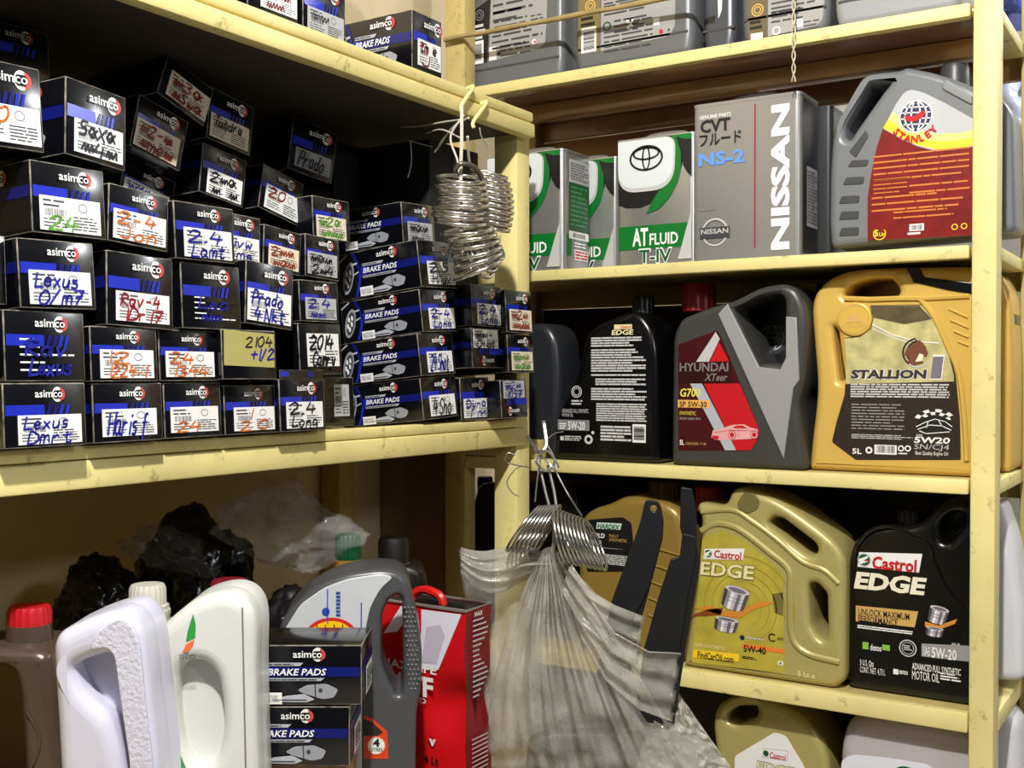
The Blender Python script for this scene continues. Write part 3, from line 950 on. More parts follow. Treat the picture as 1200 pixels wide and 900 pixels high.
MAROON = mat('print_maroon', (66, 10, 16), 0.3)
REDCAP = mat('red_cap_plastic', (176, 16, 26), 0.35)
DARKBR = mat('print_dark_brown', (44, 36, 32), 0.35)
ZT = (2.031, 1.6865, 1.351, 1.0165, 0.665)
e1 = 0.0004


def fy(y):
    return Face((0, y, 0), 0)


def jug(name, label, cat, face, z0, out, holes, thick, m, bev=0.012, rad=0.012, hrad=0.008, group=None, body='body', ch=None, extra=None):
    """a moulded container: its outline as seen, given its depth, rounded edges and real openings"""
    P = [face.uv(*p) for p in out]
    u0 = (min(p[0] for p in P) + max(p[0] for p in P)) / 2
    T = Thing(name, label, cat, face, u0, z0, group)
    top = {1: 1.985, 2: 1.6645, 3: 1.3265, 4: .985}.get(ZT.index(z0), 9) - z0 if z0 in ZT else 9
    L = [(u - u0, 0.0 if v - z0 < 0.006 else min(v - z0, top)) for u, v in P]
    H = [fillet(T.PP(h), hrad) for h in holes]
    b = MB()
    b.slab(fillet(L, rad), 0, thick, m, bev, H)
    if extra:
        extra(b, T)
    b.obj(body, T, 40)
    T.L = L
    T.thick = thick
    return T


class Lab:
    """prints one label: calls take photo sight lines and land on the thing's own face"""
    def __init__(s, T, name='label'):
        s.T, s.b, s.y, s.name = T, MB(), -0.0006, name

    def p(s, pts, m, k=0):
        s.b.poly(s.T.PP(pts), m, s.y - k * e1)

    def plate(s, pts, m, r=0.004):
        s.b.slab(fillet(s.T.PP(pts), r), s.y, 0.001, m)

    def r(s, x0, y0, x1, y1, m, k=1):
        (a, c), (d, e) = s.T.P(x0, y0), s.T.P(x1, y1)
        s.b.rect(a, e, d, c, m, s.y - k * e1)

    def t(s, t, x0, base, x1, top, m, k=2, bold=0.015, shear=0.0):
        (a, z), (d, _) = s.T.P(x0, base), s.T.P(x1, base)
        h = s.T.P(x0, top)[1] - z
        s.b.text(t, a, z, h, m, s.y - k * e1, bold, shear, w=d - a)

    def ln(s, x0, y0, x1, y1, n, m, k=1, seed=1, **q):
        (a, c), (d, e) = s.T.P(x0, y0), s.T.P(x1, y1)
        s.b.lines(a, e, d, c, n, m, s.y - k * e1, seed, **q)

    def bar(s, x0, y0, x1, y1, m=BLACK, k=2, seed=1, vertical=True):
        (a, c), (d, e) = s.T.P(x0, y0), s.T.P(x1, y1)
        s.b.bars(a, e, d, c, m, s.y - k * e1, seed, vertical)

    def c(s, x, y, r):
        """centre and radius on the face of a circle seen r pixels high"""
        a, z = s.T.P(x, y)
        return a, z, s.T.P(x, y - r)[1] - z

    def disc(s, x, y, r, m, k=1, n=24):
        a, z, q = s.c(x, y, r)
        s.b.poly(ell(a, z, q, q, n), m, s.y - k * e1)

    def ring(s, x, y, r, w, m, k=1, sx=1.0, **q):
        a, z, p = s.c(x, y, r)
        s.b.ring(a, z, p * sx, p, p * w, m, s.y - k * e1, **q)

    def st(s, pts, w, m, k=1):
        q = s.T.PP(pts)
        s.b.stroke(q, w, m, s.y - k * e1)

    def done(s, label=None):
        o = s.b.obj(s.name, s.T, 30)
        if label:
            o['label'] = label
        return o


def piston(l, cx, cy, w, h, tilt, k):
    """a shaded metal piston picture"""
    c_, s_ = math.cos(R(tilt)), math.sin(R(tilt))
    tr = lambda x, y: (cx + x * c_ - y * s_, cy + x * s_ + y * c_)
    tones = ((70, 66, 74), (150, 148, 154), (236, 236, 238), (196, 190, 200), (120, 112, 124), (210, 206, 210), (90, 86, 92))
    n = len(tones)
    for i, t in enumerate(tones):
        x0, x1 = -w / 2 + w * i / n, -w / 2 + w * (i + 1) / n
        q = lambda x: h * .16 * (1 - (2 * x / w) ** 2) ** .5 if abs(2 * x / w) < 1 else 0
        l.p([tr(x0, -h / 2), tr(x1, -h / 2), tr(x1 * .92, h / 2 - h * .16 + q(x1)), tr(x0 * .92, h / 2 - h * .16 + q(x0))], mat('piston_tone_%d' % t[0], t, .4), k)
    l.p([tr(w / 2 * math.cos(R(a)), -h / 2 + h * .17 * math.sin(R(a))) for a in range(0, 360, 20)], mat('piston_top', (206, 202, 206), .4), k + 1)
    l.p([tr(w * .36 * math.cos(R(a)), -h / 2 + h * .11 * math.sin(R(a))) for a in range(0, 360, 20)], mat('piston_tone_120', (120, 112, 124)), k + 2)
    for f_ in (.05, .22):
        l.st([tr(-w * .49, -h * f_ + h * .02), tr(-w * .2, -h * f_ + h * .14), tr(w * .2, -h * f_ + h * .14), tr(w * .48, -h * f_ + h * .02)], .0006, mat('piston_tone_70', (70, 66, 74)), k + 1)


def cap(T, px0, px1, py0, py1, m, depth=0.5, name='cap', ribs=True):
    """screw cap standing on the thing between sight lines, centred in its depth"""
    F2 = Face(T.face.O + T.face.A * (T.thick * depth), T.face.yaw)
    (a, z1), (c, z0) = F2.uv(px0, py0), F2.uv(px1, py1)
    a, c, z0, z1 = a - T.u0, c - T.u0, z0 - T.v0 - .012, z1 - T.v0
    r = (c - a) / 2
    b = MB()
    h = z1 - z0
    b.lathe([(r * .86, z0), (r, z0 + h * .06), (r, z0 + h * .85), (r * .9, z1), (0.0005, z1)], (a + c) / 2, T.thick * depth, m, 40, ribs=1 if ribs else 0, rib=r * .06)
    return b.obj(name, T, 40)


# --- Toyota style fluid tins
def fluid_tin(label, y, x_right, W_, Hh, D, z0, side_print, tilt=0):
    T = Thing('fluid_tin', label, 'tin', fy(y), x_right - W_ / 2, z0, 'green and white transmission fluid tins')
    b = MB()
    rc = .012
    o = fillet([(-W_ / 2, 0), (W_ / 2, 0), (W_ / 2, D), (-W_ / 2, D)], rc, 6)
    n = len(o)
    for k, (s0, s1, za, zb) in enumerate(((1.012, 1.012, 0, .004), (1, 1, .004, Hh - .004), (1.012, 1.012, Hh - .004, Hh))):
        vs = [(x * s0, D / 2 + (q - D / 2) * s0, za) for x, q in o] + [(x * s1, D / 2 + (q - D / 2) * s1, zb) for x, q in o]
        b.add(vs, [(i, (i + 1) % n, n + (i + 1) % n, n + i) for i in range(n)] + [tuple(range(n))[::-1], tuple(range(n, 2 * n))], TIN)
    b.obj('can', T, 50)
    h = MB()
    h.tube(smooth_line([(-.035, D / 2, Hh), (-.03, D / 2, Hh + .012), (.03, D / 2, Hh + .012), (.035, D / 2, Hh)]), .004, TIN)
    h.obj('handle', T)
    l = MB()
    X = lambda a: -W_ / 2 + a * W_
    Z = lambda c: c * Hh
    q = -.0006
    E_ = .035                                           # bare rounded corner
    a0, a1 = E_, 1 - E_
    # black field and green sweep behind the white badge panel
    l.poly([(X(a0), Z(.99)), (X(a0), Z(.485)), (X(.14), Z(.455)), (X(.32), Z(.45)), (X(.50), Z(.485)), (X(.70), Z(.59)), (X(.84), Z(.74)), (X(.88), Z(.86)), (X(.86), Z(.99))], BLACK, q)
    l.poly([(X(.72), Z(.99)), (X(a1), Z(.99)), (X(a1), Z(.66)), (X(.91), Z(.69)), (X(.86), Z(.75)), (X(.83), Z(.90))], BLACK, q - e1)
    l.poly([(X(.72), Z(.99)), (X(a1), Z(.99)), (X(a1), Z(.945)), (X(.88), Z(.95))], GREENP, q - 2 * e1)
    l.poly([(X(.40), Z(.40)), (X(.56), Z(.43)), (X(.69), Z(.51)), (X(.79), Z(.62)), (X(.835), Z(.73)), (X(.835), Z(.85)), (X(.77), Z(.985)), (X(.71), Z(.985)), (X(.765), Z(.87)), (X(.75), Z(.75)), (X(.69), Z(.66)), (X(.56), Z(.57)), (X(.48), Z(.50))], GREENP, q - 3 * e1)
    l.poly(fillet([(X(a0), Z(.985)), (X(a0), Z(.575)), (X(.755), Z(.575)), (X(.77), Z(.985))], [.004, W_ * .24, W_ * .40, .02], 8), LGREY, q - 4 * e1)
    l.poly(fillet([(X(a0), Z(.985)), (X(a0), Z(.605)), (X(.735), Z(.605)), (X(.75), Z(.985))], [.004, W_ * .24, W_ * .40, .02], 8), mat('badge_white', (212, 220, 222), .3), q - 5 * e1)
    cx, cz, rr = X(.40), Z(.835), W_ * .215
    l.ring(cx, cz, rr, rr * .70, rr * .12, BLACK, q - 6 * e1, 36)
    l.ring(cx, cz + rr * .24, rr * .80, rr * .36, rr * .11, BLACK, q - 6 * e1, 30)
    l.ring(cx, cz, rr * .25, rr * .66, rr * .095, BLACK, q - 6 * e1, 30)
    l.rect(X(a0), Z(.125), X(a1), Z(.31), GREENP, q - e1)
    l.text('AT', X(.22), Z(.155), Hh * .13, WHITE, q - 2 * e1, .03, w=W_ * .20)
    l.text('FLUID', X(.44), Z(.155), Hh * .085, WHITE, q - 2 * e1, .02, w=W_ * .36)
    l.text('T-IV', X(.30), Z(.015), Hh * .105, WHITE, q - 2 * e1, .06, w=W_ * .43)
    l.text('T-IV', X(.306), Z(.017), Hh * .098, DKGREEN, q - 3 * e1, .018, w=W_ * .41)
    l.poly([(X(.80), Z(.03)), (X(a1), Z(.03)), (X(a1), Z(.40))], LGREY, q - 4 * e1)  # pale wedge of glare painted over the right end of the band
    l.obj('front_print', T)
    if side_print:
        s = MB()
        s.tf = right_tf(W_ / 2, 0)
        s.rect(D * .2, Hh * .74, D * .93, Hh * .93, LGREY, -.0008)
        s.lines(D * .25, Hh * .76, D * .88, Hh * .91, 7, GREYP, -.0012, 3)
        s.rect(D * .2, Hh * .34, D * .93, Hh * .735, DKGREEN, -.0008)
        s.lines(D * .25, Hh * .37, D * .88, Hh * .72, 9, mat('print_mid_green', (60, 150, 90), .4), -.0012, 4, fill=.35)
        s.rect(D * .2, Hh * .27, D * .93, Hh * .335, WHITE, -.0008)
        s.bars(D * .34, Hh * .285, D * .8, Hh * .32, BLACK, -.0012, 5)
        s.rect(0.012, Hh * .125, D * .3, Hh * .31, GREENP, -.0005)
        s.lines(D * .38, Hh * .20, D * .8, Hh * .25, 2, WHITE, -.0012, 6)
        s.rect(D * .4, Hh * .10, D * .9, Hh * .185, WHITE, -.0008)
        s.lines(D * .42, Hh * .105, D * .88, Hh * .18, 3, REDP, -.0012, 7)
        s.obj('side_print', T)
    return T


zt = ZT[1]
xr = on_y(656.5, 230, 1.700).x
fluid_tin('green and white fluid tin half hidden by the shelf post, its printed side showing', 1.700, xr + .006, .165, .2150, .100, zt, True)
xr = on_y(721, 230, 1.815).x
fluid_tin('green and white fluid tin set back in shadow between two others', 1.815, xr + .004, .165, .2150, .100, zt, False)
xl = on_y(722, 230, 1.700).x
fluid_tin('green and white fluid tin with a full oval emblem, beside the grey tin', 1.700, xl + .1448, .1448, .2150, .100, zt, False)


def square_tin(label, face, x0, x1, Hh, D, z0, m, group=None):
    T = Thing('fluid_tin', label, 'tin', face, (x0 + x1) / 2, z0, group)
    w = (x1 - x0) / 2
    b = MB()
    o = fillet([(-w, 0), (w, 0), (w, D), (-w, D)], .010, 6)
    n = len(o)
    for s0, za, zb in ((1.01, 0, .004), (1, .004, Hh - .005), (1.01, Hh - .005, Hh)):
        vs = [(x * s0, D / 2 + (q - D / 2) * s0, za) for x, q in o] + [(x * s0, D / 2 + (q - D / 2) * s0, zb) for x, q in o]
        b.add(vs, [(i, (i + 1) % n, n + (i + 1) % n, n + i) for i in range(n)] + [tuple(range(n))[::-1], tuple(range(n, 2 * n))], m)
    b.obj('can', T, 50)
    T.thick = D
    T.w, T.H = w, Hh
    return T


f = fy(1.700)
a, c = on_y(812, 200, 1.70), on_y(938, 200, 1.70)
top = on_y(812, 126, 1.70).z - zt
T = square_tin('tall grey fluid tin with white vertical lettering and a red line', f, a.x, c.x, top + .003, .095, zt, mat('grey_metal_tin', (150, 150, 148), .3, metal=.45))
l = Lab(T, 'front_print')
b = l.b
l.t('GENUINE PARTS', 820, 140.5, 857, 136.5, WHITE, bold=.02)
l.t('CVT', 821, 156, 856, 142.5, BLACK, bold=.03)
l.t('フルード', 820, 171.5, 869, 160, BLACK, bold=.02)
l.t('NS-2', 819, 195, 873, 181, mat('print_sky_blue', (92, 150, 236), .4), bold=.035)
x, z1 = T.P(885, 122); _, z0 = T.P(885, 290)
b.rect(x - .0012, z0, x + .0012, z1, mat('print_crimson', (158, 30, 52), .4), -.0012)
x, z0 = T.P(924, 292); _, z1 = T.P(924, 121)
b.text('NISSAN', x, z0, T.P(924, 200)[0] - T.P(905, 200)[0], mat('print_pale_lilac', (236, 232, 244), .35), -.0012, .045, w=z1 - z0, rot=90)
l.ln(820, 243, 846, 247, 1, GREYP)
l.ring(838, 272, 16.5, .16, LGREY, 1); l.ring(838, 272, 14, .05, GREYD, 2)
l.r(820.5, 267.5, 855.5, 278, GREYD, 3)
l.t('NISSAN', 822, 275, 854, 269.5, LGREY, 4, bold=.02)
l.done()
s = MB(); s.tf = right_tf(T.w, 0)
s.rect(.011, .006, .084, T.H - .008, mat('side_paint_black', (30, 31, 33), .3), -.0005)
s.rect(.030, .05, .083, .145, mat('side_label_grey', (178, 178, 184), .5), -.0008)
s.lines(.032, .055, .081, .14, 16, GREYP, -.0012, 8)
s.obj('side_label', T)['label'] = 'pale printed side label'
h = MB(); h.tube(smooth_line([(-.035, .047, T.H), (-.03, .047, T.H + .012), (.03, .047, T.H + .012), (.035, .047, T.H)]), .004, TIND); h.obj('handle', T)
a, c = on_y(925, 200, 1.80), on_y(975, 200, 1.80)
square_tin('dark tin with one bright rounded corner, behind the tall grey tin', fy(1.80), a.x, c.x, on_y(960, 125, 1.80).z - zt, .095, zt, TIND)

# --- grey jug with a red label and a globe
f = fy(1.7235)
T = jug('oil_jug', 'grey five litre jug with a red label and a globe emblem, by the front post', 'oil jug', f, zt,
        [(973, 291), (971, 262), (972, 196), (975, 150), (1013, 88), (1022, 85), (1054, 82), (1061, 78), (1094, 84), (1118, 92), (1140, 100), (1159, 116), (1161, 160), (1161, 272)],
        [[(1012, 106), (1018, 97), (1044, 96), (1034, 108), (1003, 152), (996, 164), (990, 162), (989, 147)]], .105, GREYJ, .011, [.012, .01, .02, .03, .02, .012, .006, .01, .014, .02, .02, .03, .02, .012], .006)
b = MB()
for y0, y1 in ((187, 196), (207, 217), (229, 239), (247, 258), (266, 277)):
    o = [(985 + max(0, (224 - y0)) * .28 - 2, y1), (1006 + max(0, (232 - y0)) * .22, y1 - 1), (1007 + max(0, (232 - y0)) * .26, y0), (986 + max(0, (224 - y0)) * .33, y0 + 1)]
    b.slab(fillet(T.PP(o), .003), -.0012, .004, GREYD, .001)  # raised bars, darker grey painted for the shade in the grip recesses
b.slab(fillet(T.PP([(995, 178), (1003, 185), (1018, 160), (1015, 152)]), .003), -.0012, .004, GREYD, .001)
b.obj('grip_shade_bar', T)
b = MB()
o = T.PP([(1108, 92), (1140, 112), (1140, 124), (1103, 104)])
b.slab(fillet(o, .006), -.003, .006, mat('grey_jug_light', (128, 132, 136), .4), .002); b.obj('moulded_badge', T)
l = Lab(T)
SH = [(1017, 282), (1017, 232), (1021, 205), (1028, 172), (1036, 150), (1050, 122), (1060, 108), (1068, 105), (1081, 108), (1108, 121), (1138, 138), (1156, 150), (1156, 275)]
l.plate(SH, mat('label_silver', (186, 190, 194), .3), .006)
l.p([(1035, 150), (1041, 140), (1060, 155), (1080, 163), (1100, 166), (1120, 165), (1156, 158), (1156, 167), (1138, 171), (1118, 175), (1095, 175), (1075, 170), (1058, 163)], YELP, 1)
l.p([(1041, 140), (1046, 131), (1070, 150), (1095, 157), (1125, 156), (1156, 149), (1156, 158), (1120, 165), (1100, 166), (1080, 163), (1060, 155)], mat('print_lemon_pale', (226, 220, 130), .4), 1)
RL = mat('label_red', (124, 22, 24), .3, var=.25, vscale=30)
l.p([(1017, 282), (1017, 232), (1021, 205), (1028, 172), (1035, 151), (1058, 164), (1075, 171.5), (1095, 176.5), (1118, 176.5), (1138, 172.5), (1156, 168), (1156, 275)], RL, 2)
l.disc(1073.5, 136.5, 19, WHITE, 2); l.disc(1073.5, 136.5, 17.5, NAVY, 3)
for sx in (.35, .75):
    l.ring(1073.5, 136.5, 17.5, .10, WHITE, 4, sx=sx)
for dy in (-10, -3.5, 3.5, 10):
    hw = math.sqrt(17 ** 2 - dy ** 2)
    l.st([(1073.5 - hw, 136.5 + dy), (1073.5 + hw, 136.5 + dy - hw * .1)], .0018, WHITE, 4)
l.p([(1060, 135), (1070, 137), (1080, 131), (1085, 130), (1082, 138), (1072, 143), (1062, 142)], REDP, 5)
a, z, r = l.c(1073.5, 136.5, 19)
l.b.arc_text('STANLEY', a, z, r * 1.60, 216, 318, .0098, REDP, l.y - 5 * e1, .04)
YT = mat('print_amber', (206, 120, 48), .4)
l.ln(1024, 181, 1136, 205, 5, YT, 3, 5, ragged=.1, fill=.28, gap=.1); l.ln(1024, 210, 1064, 226, 4, YT, 3, 6, fill=.28, gap=.1); l.ln(1066, 214, 1138, 224, 2, YT, 3, 7, fill=.25, gap=.1)
l.ln(1022, 229, 1130, 243, 3, YT, 3, 8, fill=.28, gap=.1); l.ln(1047, 246, 1118, 254, 2, YT, 3, 9, fill=.28, gap=.1)
l.r(1066, 263, 1083, 270, WHITE, 3); l.bar(1068, 264, 1081, 269, BLACK, 4); l.ln(1064, 272, 1084, 275, 1, WHITE, 3)
l.ring(1031, 274, 7.5, .14, YELP, 3, n=20, a0=150, a1=400); l.t('5', 1025, 277, 1029.5, 270, YELP, 4, .05); l.t('Litr', 1030.5, 277, 1038, 272.5, YELP, 4, .02)
l.ring(1119, 266, 3.6, .3, YELP, 3); l.ring(1130, 265, 3.6, .3, YELP, 3)
l.done('dark red label under a yellow arc')
cap(T, 1102, 1136, 79, 96, GREYD, .6, ribs=False)
o = [(973, 291), (972, 196), (975, 150), (1013, 92), (1060, 84), (1094, 90), (1140, 106), (1159, 122), (1161, 272)]
jug('oil_jug', 'plain grey jug close behind the red labelled one, ribbed edge beyond the post', 'oil jug', fy(1.831), zt,
    [(1000, 288), (1000, 180), (1040, 100), (1120, 102), (1172, 112), (1187, 132), (1190, 272)], [], .10, GREYJ, .011, .014)

# --- third shelf
z = ZT[2]
T = jug('oil_bottle', 'black oil bottle with its back label of dense white print turned out', 'oil bottle', fy(1.705), z,
        [(648, 543), (650, 492), (664, 462), (676, 437), (681, 410), (687, 391), (699, 380), (725, 369), (741, 364), (752, 368), (764, 384), (770, 411), (772, 543)], [], .10, BLACKJ, .012,
        [.012, .02, .03, .03, .03, .02, .02, .03, .02, .02, .03, .03, .012])
cap(T, 742, 766, 347, 370, mat('black_cap_plastic', (16, 16, 18), .35), .75)
l = Lab(T, 'back_label')
PL = PALEY
l.r(720, 380.5, 741, 385.5, PL, 1); l.t('Castrol', 727, 384.8, 740, 381.6, REDP, 2, .02)
l.t('EDGE', 717, 392.5, 742, 387, PL, 1, .03, .15)
WP = mat('print_soft_white', (206, 206, 204), .5)
for i, (a, y0, c, y1, n) in enumerate(((693, 395, 752, 406, 4), (693, 409, 756, 420, 4), (693, 421, 757, 436, 5), (693, 438, 757, 441, 1), (698, 443, 757, 452, 3), (693, 454, 758, 470, 5), (699, 472, 758, 495, 8), (704, 498, 740, 518, 5))):
    l.ln(a, y0, c, y1, n, WP, 1, 20 + i, fill=.62, gap=.12, ragged=.25 if i not in (6,) else .05)
l.r(741.5, 497, 757, 519, WHITE, 1); l.bar(743, 500, 755.5, 516, BLACK, 2, 3, False)
l.ring(676, 459, 7, .16, WP, 1); l.ring(676, 459, 4.6, .2, WP, 1); l.ln(670, 468, 683, 475, 2, WP, 1, 4)
l.t('ADVANCED FULL SYNTHETIC', 659, 483.5, 690, 479, WP, 1, 0); l.t('MOTOR OIL', 659, 488, 672, 484.5, WP, 1, 0)
l.r(654, 491.5, 691, 505, mat('print_mid_grey', (130, 130, 132), .5), 1); l.t('5W-20', 666, 503, 686, 494, WHITE, 2, .02); l.ln(656, 495, 664, 503, 3, WHITE, 2, 6)
l.r(657, 511, 661, 516, WP, 1); l.ln(662, 510, 682, 517, 3, WP, 1, 7); l.ring(690, 515, 5.5, .5, WP, 1); l.disc(695, 507, 2, WP, 1)
l.done('small white print over black')
T = jug('oil_bottle', 'dim dark bottle wrapped in plastic at the inner end of the shelf, beside the post', 'oil bottle', fy(1.72), z,
        [(600, 541), (600, 400), (612, 380), (640, 378), (652, 395), (655, 430), (655, 541)], [], .09, mat('dark_grey_plastic', (40, 42, 46), .3), .014, .02)

DKJ = mat('charcoal_jug_plastic', (62, 62, 60), 0.36)
T = jug('oil_jug', 'charcoal oil jug with a maroon and red label and silver handle, beside the gold jug', 'oil jug', fy(1.705), z,
        [(786, 547), (787, 440), (788, 397), (791, 386), (798, 373), (831, 360), (853, 354), (866, 350), (888, 337), (917, 332), (932, 337), (941, 352), (945, 375), (943, 420), (940, 452), (934, 470), (944, 548)],
        [[(859, 362), (888, 348), (914, 344), (919, 352), (920, 416), (914, 427), (900, 425), (889, 428)]], .105, DKJ, .010, [.012, .02, .014, .012, .015, .02, .008, .012, .02, .02, .02, .02, .02, .02, .02, .02, .012], .006)
b = MB()
b.slab(T.PP([(842, 368), (853, 356), (890, 430), (915, 433), (921.5, 419), (921.5, 371), (934, 372), (937, 445), (930, 455), (919, 538)]), -.003, .004, mat('silver_facet_plastic', (150, 150, 150), .36), .0015)
b.obj('silver_facet', T, 25)['label'] = 'silver grey facet running into the handle'
cap(T, 800, 838, 334, 358, mat('shaded_red_cap', (140, 14, 22), .4), .8)  # cap red darkened to carry the shade under the shelf above
l = Lab(T)
l.plate([(795, 404), (841, 387), (845, 394), (890, 504), (889, 514), (880, 528), (795, 528)], MAROON, .003)
REDB = mat('label_bright_red', (196, 22, 32), .3)
l.p([(843, 401), (855, 424), (832, 424)], REDB, 1); l.p([(839, 389), (844, 397), (831, 424), (816, 424)], LGREY, 2)
l.p([(825, 449.5), (867, 449.5), (890, 504), (888, 515), (880, 527.5), (863, 527.5)], REDB, 1)
l.p([(809, 449.5), (823, 449.5), (863, 527.5), (850, 527.5)], mat('print_silver_blue', (178, 182, 190), .4), 2)
l.r(795.5, 424, 857, 449.5, mat('label_dark_maroon', (46, 8, 12), .3), 1)
l.t('HYUNDAI', 797, 435, 854, 425.5, mat('print_warm_grey', (128, 120, 118), .4), 3, .02)
l.t('XTeer', 826, 446, 852, 438, mat('print_warm_grey', (128, 120, 118), .4), 3, .02, .25)
l.t('G700', 797, 464.5, 821, 455.5, mat('print_lemon', (236, 226, 90), .4), 3, .02, .1)
l.r(795, 468.5, 832, 478, mat('print_amber_light', (238, 178, 88), .4), 3); l.t('SP 5W-30', 797, 476.5, 829, 470.5, BLACK, 4, .02)
l.t('SYNTHETIC', 797, 486, 816, 482, mat('print_lemon', (236, 226, 90), .4), 3, 0); l.t('API SP / ILSAC GF-6', 797, 491.5, 821, 489, LGREY, 3, 0)
l.t('5L', 797, 521, 802, 515.5, WHITE, 3, .03); l.t('GASOLINE / 7 100', 804, 521, 828, 518, GOLDP, 3, 0)
PK = mat('print_pink', (226, 168, 168), .4)
l.p([(834, 512), (836, 504), (846, 502), (858, 498), (872, 497), (880, 501), (888, 503), (889, 511), (884, 514), (846, 516), (838, 515)], PK, 3)
l.p([(859, 501.5), (863, 499), (871, 498.5), (876, 502)], REDB, 4); l.st([(838, 507), (856, 504), (886, 505)], .0008, REDB, 4); l.st([(866, 503), (866, 512)], .0006, REDB, 4)
for wx in (858.5, 884.5):
    l.disc(wx, 509.5, 5, REDB, 4); l.ring(wx, 509.5, 4.2, .35, PK, 5)
l.p([(835, 510), (843, 511), (842, 515), (836, 514)], REDB, 4)
l.done('maroon and red label with a silver slanted stripe and a car drawing')
T = jug('oil_jug', 'dark jug with a pale ringed emblem, seen behind the charcoal jug\'s handle', 'oil jug', fy(1.825), z,
        [(880, 546), (880, 345), (900, 337), (945, 340), (952, 360), (955, 546)], [], .10, mat('near_black_plastic', (30, 30, 32), .35), .012, .016)
l = Lab(T, 'emblem'); l.disc(905, 396, 20, GREYD, 0); l.ring(905, 396, 15, .12, LGREY, 1)
for dy in (-6, 0, 6):
    l.st([(895, 396 + dy), (915, 396 + dy)], .0016, LGREY, 1)
l.ring(905, 396, 15, .1, LGREY, 1, sx=.45); l.done()
f = fy(1.932)
a, c = f.uv(938, 400)[0], f.uv(958, 400)[0]
T = Thing('carton', 'slim carton with a yellow top glimpsed between the charcoal and gold jugs', 'carton', f, (a + c) / 2, z)
b = MB(); h = f.uv(945, 332)[1] - z; w = (c - a) / 2
b.box(-w, w, 0, .03, 0, h, mat('carton_black', (20, 18, 20), .5), .001)
b.rect(-w + .001, h - .05, w - .001, h - .001, mat('carton_yellow', (244, 206, 40), .4), -.0006); b.rect(-w + .001, h - .06, w - .001, h - .05, WHITE, -.0006)
(q0, z1), (q1, z0_) = T.P(944, 420), T.P(957, 470); b.rect(-w + .001, z0_, w - .001, z1, mat('label_wine', (110, 16, 26), .4), -.0006); b.lines(-w + .002, z0_ + .002, w - .002, z0_ + .03, 5, GOLDP, -.001, 3)
b.obj('box', T)

# --- gold jug with the horse head
T = jug('oil_jug', 'large gold oil jug with a horse head label and black shoulder band', 'oil jug', fy(1.7290), z,
        [(948, 556), (948, 542), (951, 510), (955, 480), (957, 450), (952, 390), (950, 362), (954, 344), (966, 330), (988, 318), (1012, 315), (1055, 313.5), (1100, 312.5), (1150, 312.5), (1159, 330), (1160, 400), (1160, 560)],
        [[(988, 344), (997, 333), (1022, 326), (1044, 326), (1050, 333), (1054, 341), (1051, 347), (1020, 347), (990, 348)], [(975, 381), (981, 386), (984, 410), (989, 444), (986, 447), (983, 446), (978, 410)]],
        .105, GOLDJ, .011, [.012, .01, .03, .03, .03, .04, .03, .02, .03, .03, .02, .01, .01, .02, .02, .02, .012], .005)
b = MB()
b.slab(T.PP([(1062, 313.5), (1077, 313), (1084, 325), (1110, 328), (1159, 334), (1159, 348), (1110, 340), (1080, 333), (1071, 331)]), -.002, .003, BLACKJ, .001); b.obj('shoulder_band', T)['label'] = 'black moulded band'
b = MB()
for k, (x0, y0, x1, y1) in enumerate(((1112, 362, 1134, 372), (1114, 375, 1135, 384), (1118, 388, 1135, 395), (1123, 400, 1135, 405))):
    (a, c), (d, e) = T.P(x0, y0), T.P(x1, y1)
    b.tube([(a, -.001, c), (d, -.001, e)], .0018, GOLDJ)
p = [T.P(*q) for q in ((1078, 350), (1095, 372), (1110, 405), (1124, 440), (1131, 500), (1133, 540))]
b.tube([(a, -.0005, c) for a, c in [tuple(v) for v in smooth_line(p)]], .004, GOLDJ)
p = [T.P(*q) for q in ((990, 350), (1020, 351), (1052, 350), (1078, 350), (1136, 347))]
b.tube([(a, 0, c) for a, c in p], .0045, GOLDJ)
b.obj('moulded_rib', T)
b = MB(); a, c = T.P(1002, 374); r = T.P(1002, 354)[1] - c
b.slab(ell(a, c, r, r, 32), -.004, .004, mat('gold_medallion', (222, 184, 84), .35, metal=.2), .002)
b.ring(a, c, r * .88, r * .88, r * .08, GOLDP, -.0046)
b.poly([(a - r * .5, c - r * .2), (a - r * .3, c + r * .25), (a - r * .1, c + r * .05), (a + r * .15, c + r * .4), (a + r * .35, c), (a + r * .5, c - r * .2)], GOLDP, -.0046)
b.text('STALLION', a, c - r * .5, r * .2, GOLDP, -.0046, .02, align='C'); b.obj('medallion', T)
l = Lab(T)
l.plate([(1003, 539), (975, 518), (980, 496), (990, 462), (992, 420), (990, 396), (1008, 394), (1020, 386), (1023, 372), (1019, 358), (1085, 357), (1098, 380), (1110, 405), (1120, 440), (1125, 490), (1126, 539)], DARKBR, .003)
CH = mat('label_champagne', (196, 188, 132), .3, var=.3, vscale=40)
l.p([(990, 397), (1008, 395), (1021, 386), (1024, 372), (1020, 359), (1085, 358), (1097, 380), (1109, 405), (1118, 440), (1118, 447), (991, 450), (992, 420)], CH, 1)
l.p([(1021, 359), (1078, 358.5), (1092, 374), (1060, 380), (1023, 372)], mat('label_bronze_shade', (92, 82, 58), .3, var=.3, vscale=60), 2)
l.st([(1023, 380), (1045, 392), (1075, 400), (1100, 402)], .0016, WHITE, 3); l.st([(1023, 385), (1045, 395), (1070, 403)], .0009, WHITE, 3)
HB = mat('print_horse_brown', (112, 66, 42), .4)
l.ring(1075, 413, 17, .12, DARKBR, 3, n=24, a0=95, a1=235); l.ring(1077, 413, 14.5, .14, DARKBR, 3, n=24, a0=95, a1=250)
